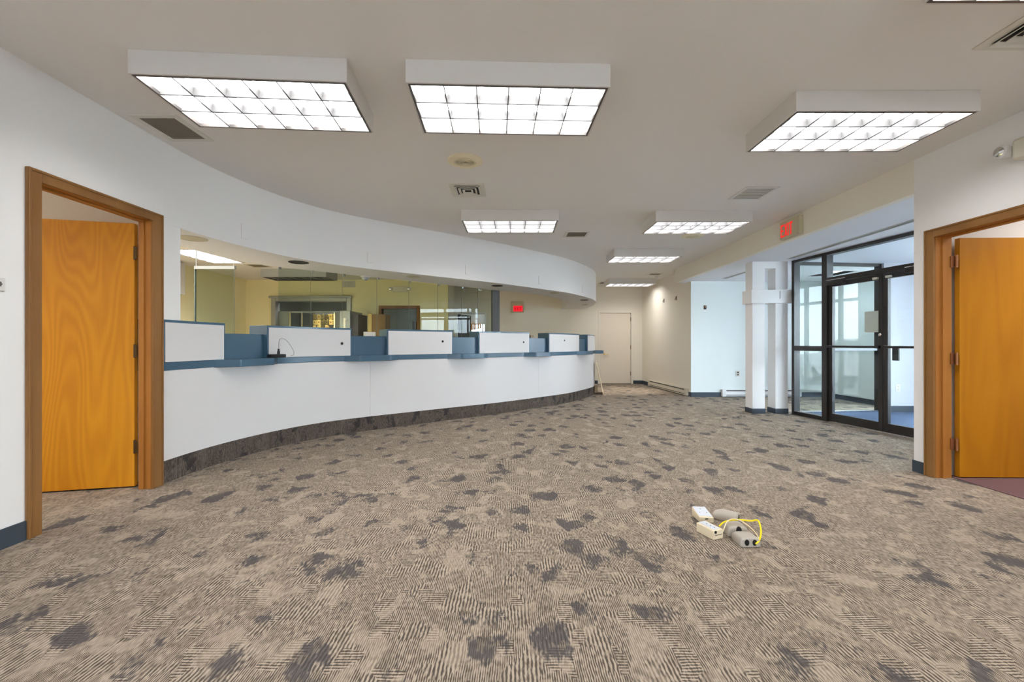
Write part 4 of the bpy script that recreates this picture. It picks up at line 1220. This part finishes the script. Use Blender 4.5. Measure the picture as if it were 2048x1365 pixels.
MB().add([tuple(o + Vector(v)) for v in ((.036, -.0045, .03), (.058, -.006, .03), (.054, -.006, .021), (.047, -.0055, .026), (.041, -.005, .018))], [(0, 4, 3, 2, 1)]).build('knockout', M['black'], PB2, smooth=False)
for a, b in ((.025, .05), (.068, .045), (.045, .09)):
    MB().lathe([(.004, 0), (.003, .0015), (0, .002)], tuple(o + Vector((a, b, .0425 + (b - .012) * .18))), 10).build('screw', M['lamp_trim'], PB2)

def outlet_cover(o, d, L, Wd, H, holes, label, rnd=.02):
    """moulded grey cover; o front-left floor corner, d along the front face (to the right), depth runs back"""
    o, d, n = frame2(o, d)
    t = thing('outlet_cover', o + d * L / 2 + n * Wd / 2, label, 'outlet cover', 'grey floor outlet covers on the carpet')
    e_ = 2.0 / (1.6 + .06 / rnd)
    pr = [(L / 2 - L / 2 * math.copysign(abs(math.cos(math.pi * q / 22)) ** e_, math.cos(math.pi * q / 22)), H * math.sin(math.pi * q / 22) ** e_) for q in range(23)]
    back = [(a * .86 + L * .07, b * .72) for a, b in pr]
    k = len(pr)
    vs = [tuple(o + d * a + Vector((0, 0, b))) for a, b in pr] + [tuple(o + d * a + n * Wd * .7 + Vector((0, 0, b))) for a, b in pr] + [tuple(o + d * a + n * Wd + Vector((0, 0, b))) for a, b in back]
    fs = [tuple(range(k))[::-1], tuple(range(2 * k, 3 * k))]
    for r in (0, k):
        fs += [(r + i, r + (i + 1) % k, r + (i + 1) % k + k, r + i + k) for i in range(k)]
    MB().add(vs, fs).build('shell', M['grey_cover'], t, .008, seg=3)
    fp = [(L * .08, .004), (L * .08, H * .80), (L * .92, H * .80), (L * .92, .004)]
    q = MB(); vs = [tuple(o + d * a - n * .0015 + Vector((0, 0, b))) for a, b in fp] + [tuple(o + d * a + n * .004 + Vector((0, 0, b))) for a, b in fp]
    q.add(vs, [(0, 1, 2, 3), (7, 6, 5, 4), (0, 4, 5, 1), (1, 5, 6, 2), (2, 6, 7, 3), (3, 7, 4, 0)])
    face = q.build('face_plate', M['grey_cover'], t, .001)
    for a, b, r in holes:
        m = MB().lathe([(r, .006), (r, -.002), (0, -.0022)], (0, 0, 0), 18, 'Y').xform(Matrix.Translation(o + d * a + Vector((0, 0, b)) - n * .001) @ Matrix.Rotation(math.atan2(d.y, d.x), 4, 'Z') @ Matrix.Diagonal((.85, 1, 1.15, 1)))
        m.build('socket_hole', M['black'], face)
    return t
outlet_cover((1.322, 2.487, 0), (1, .0), .118, .125, .056, ((.036, .029, .0155), (.081, .029, .0155)), 'grey outlet cover nearest the viewer with two black holes', .022)
outlet_cover((1.315, 2.622, 0), (1, -.10), .125, .13, .066, ((.065, .045, .019),), 'grey outlet cover in the middle, one hole facing the viewer', .03)
outlet_cover((1.465, 2.80, 0), (.62, .79), .10, .15, .058, ((.05, .026, .02),), 'grey rounded outlet cover at the back, open side to the right', .03)
def at_px(x, y, Y): return ((x - 1024) / 860 * Y, Y, 1.18 - (y - 688) * Y / 860)
yc = [(1.279, 2.655, .052), (1.31, 2.66, .075), (1.36, 2.66, .088), (1.41, 2.655, .092), (1.455, 2.62, .10), (1.477, 2.60, .113), (1.483, 2.58, .108), (1.471, 2.54, .075), (1.446, 2.505, .05), (1.425, 2.487, .035), (1.405, 2.478, .026)]
tag(MB().tube(smooth_pts(yc), .0048, 10).build('yellow_cable', M['yellow_cord'], None), 'yellow cord arching from cream box to the nearest grey cover', 'cord')
bc = [(1.272, 2.612, .034), (1.282, 2.615, .036), (1.30, 2.63, .058), (1.325, 2.65, .082), (1.36, 2.655, .098), (1.395, 2.64, .096), (1.42, 2.60, .086), (1.436, 2.55, .068), (1.437, 2.51, .050), (1.428, 2.489, .038)]
tag(MB().tube(smooth_pts(bc), .0032, 8).build('beige_cable', M['beige_cord'], None), 'thin beige cord arching beside the yellow one', 'cord')
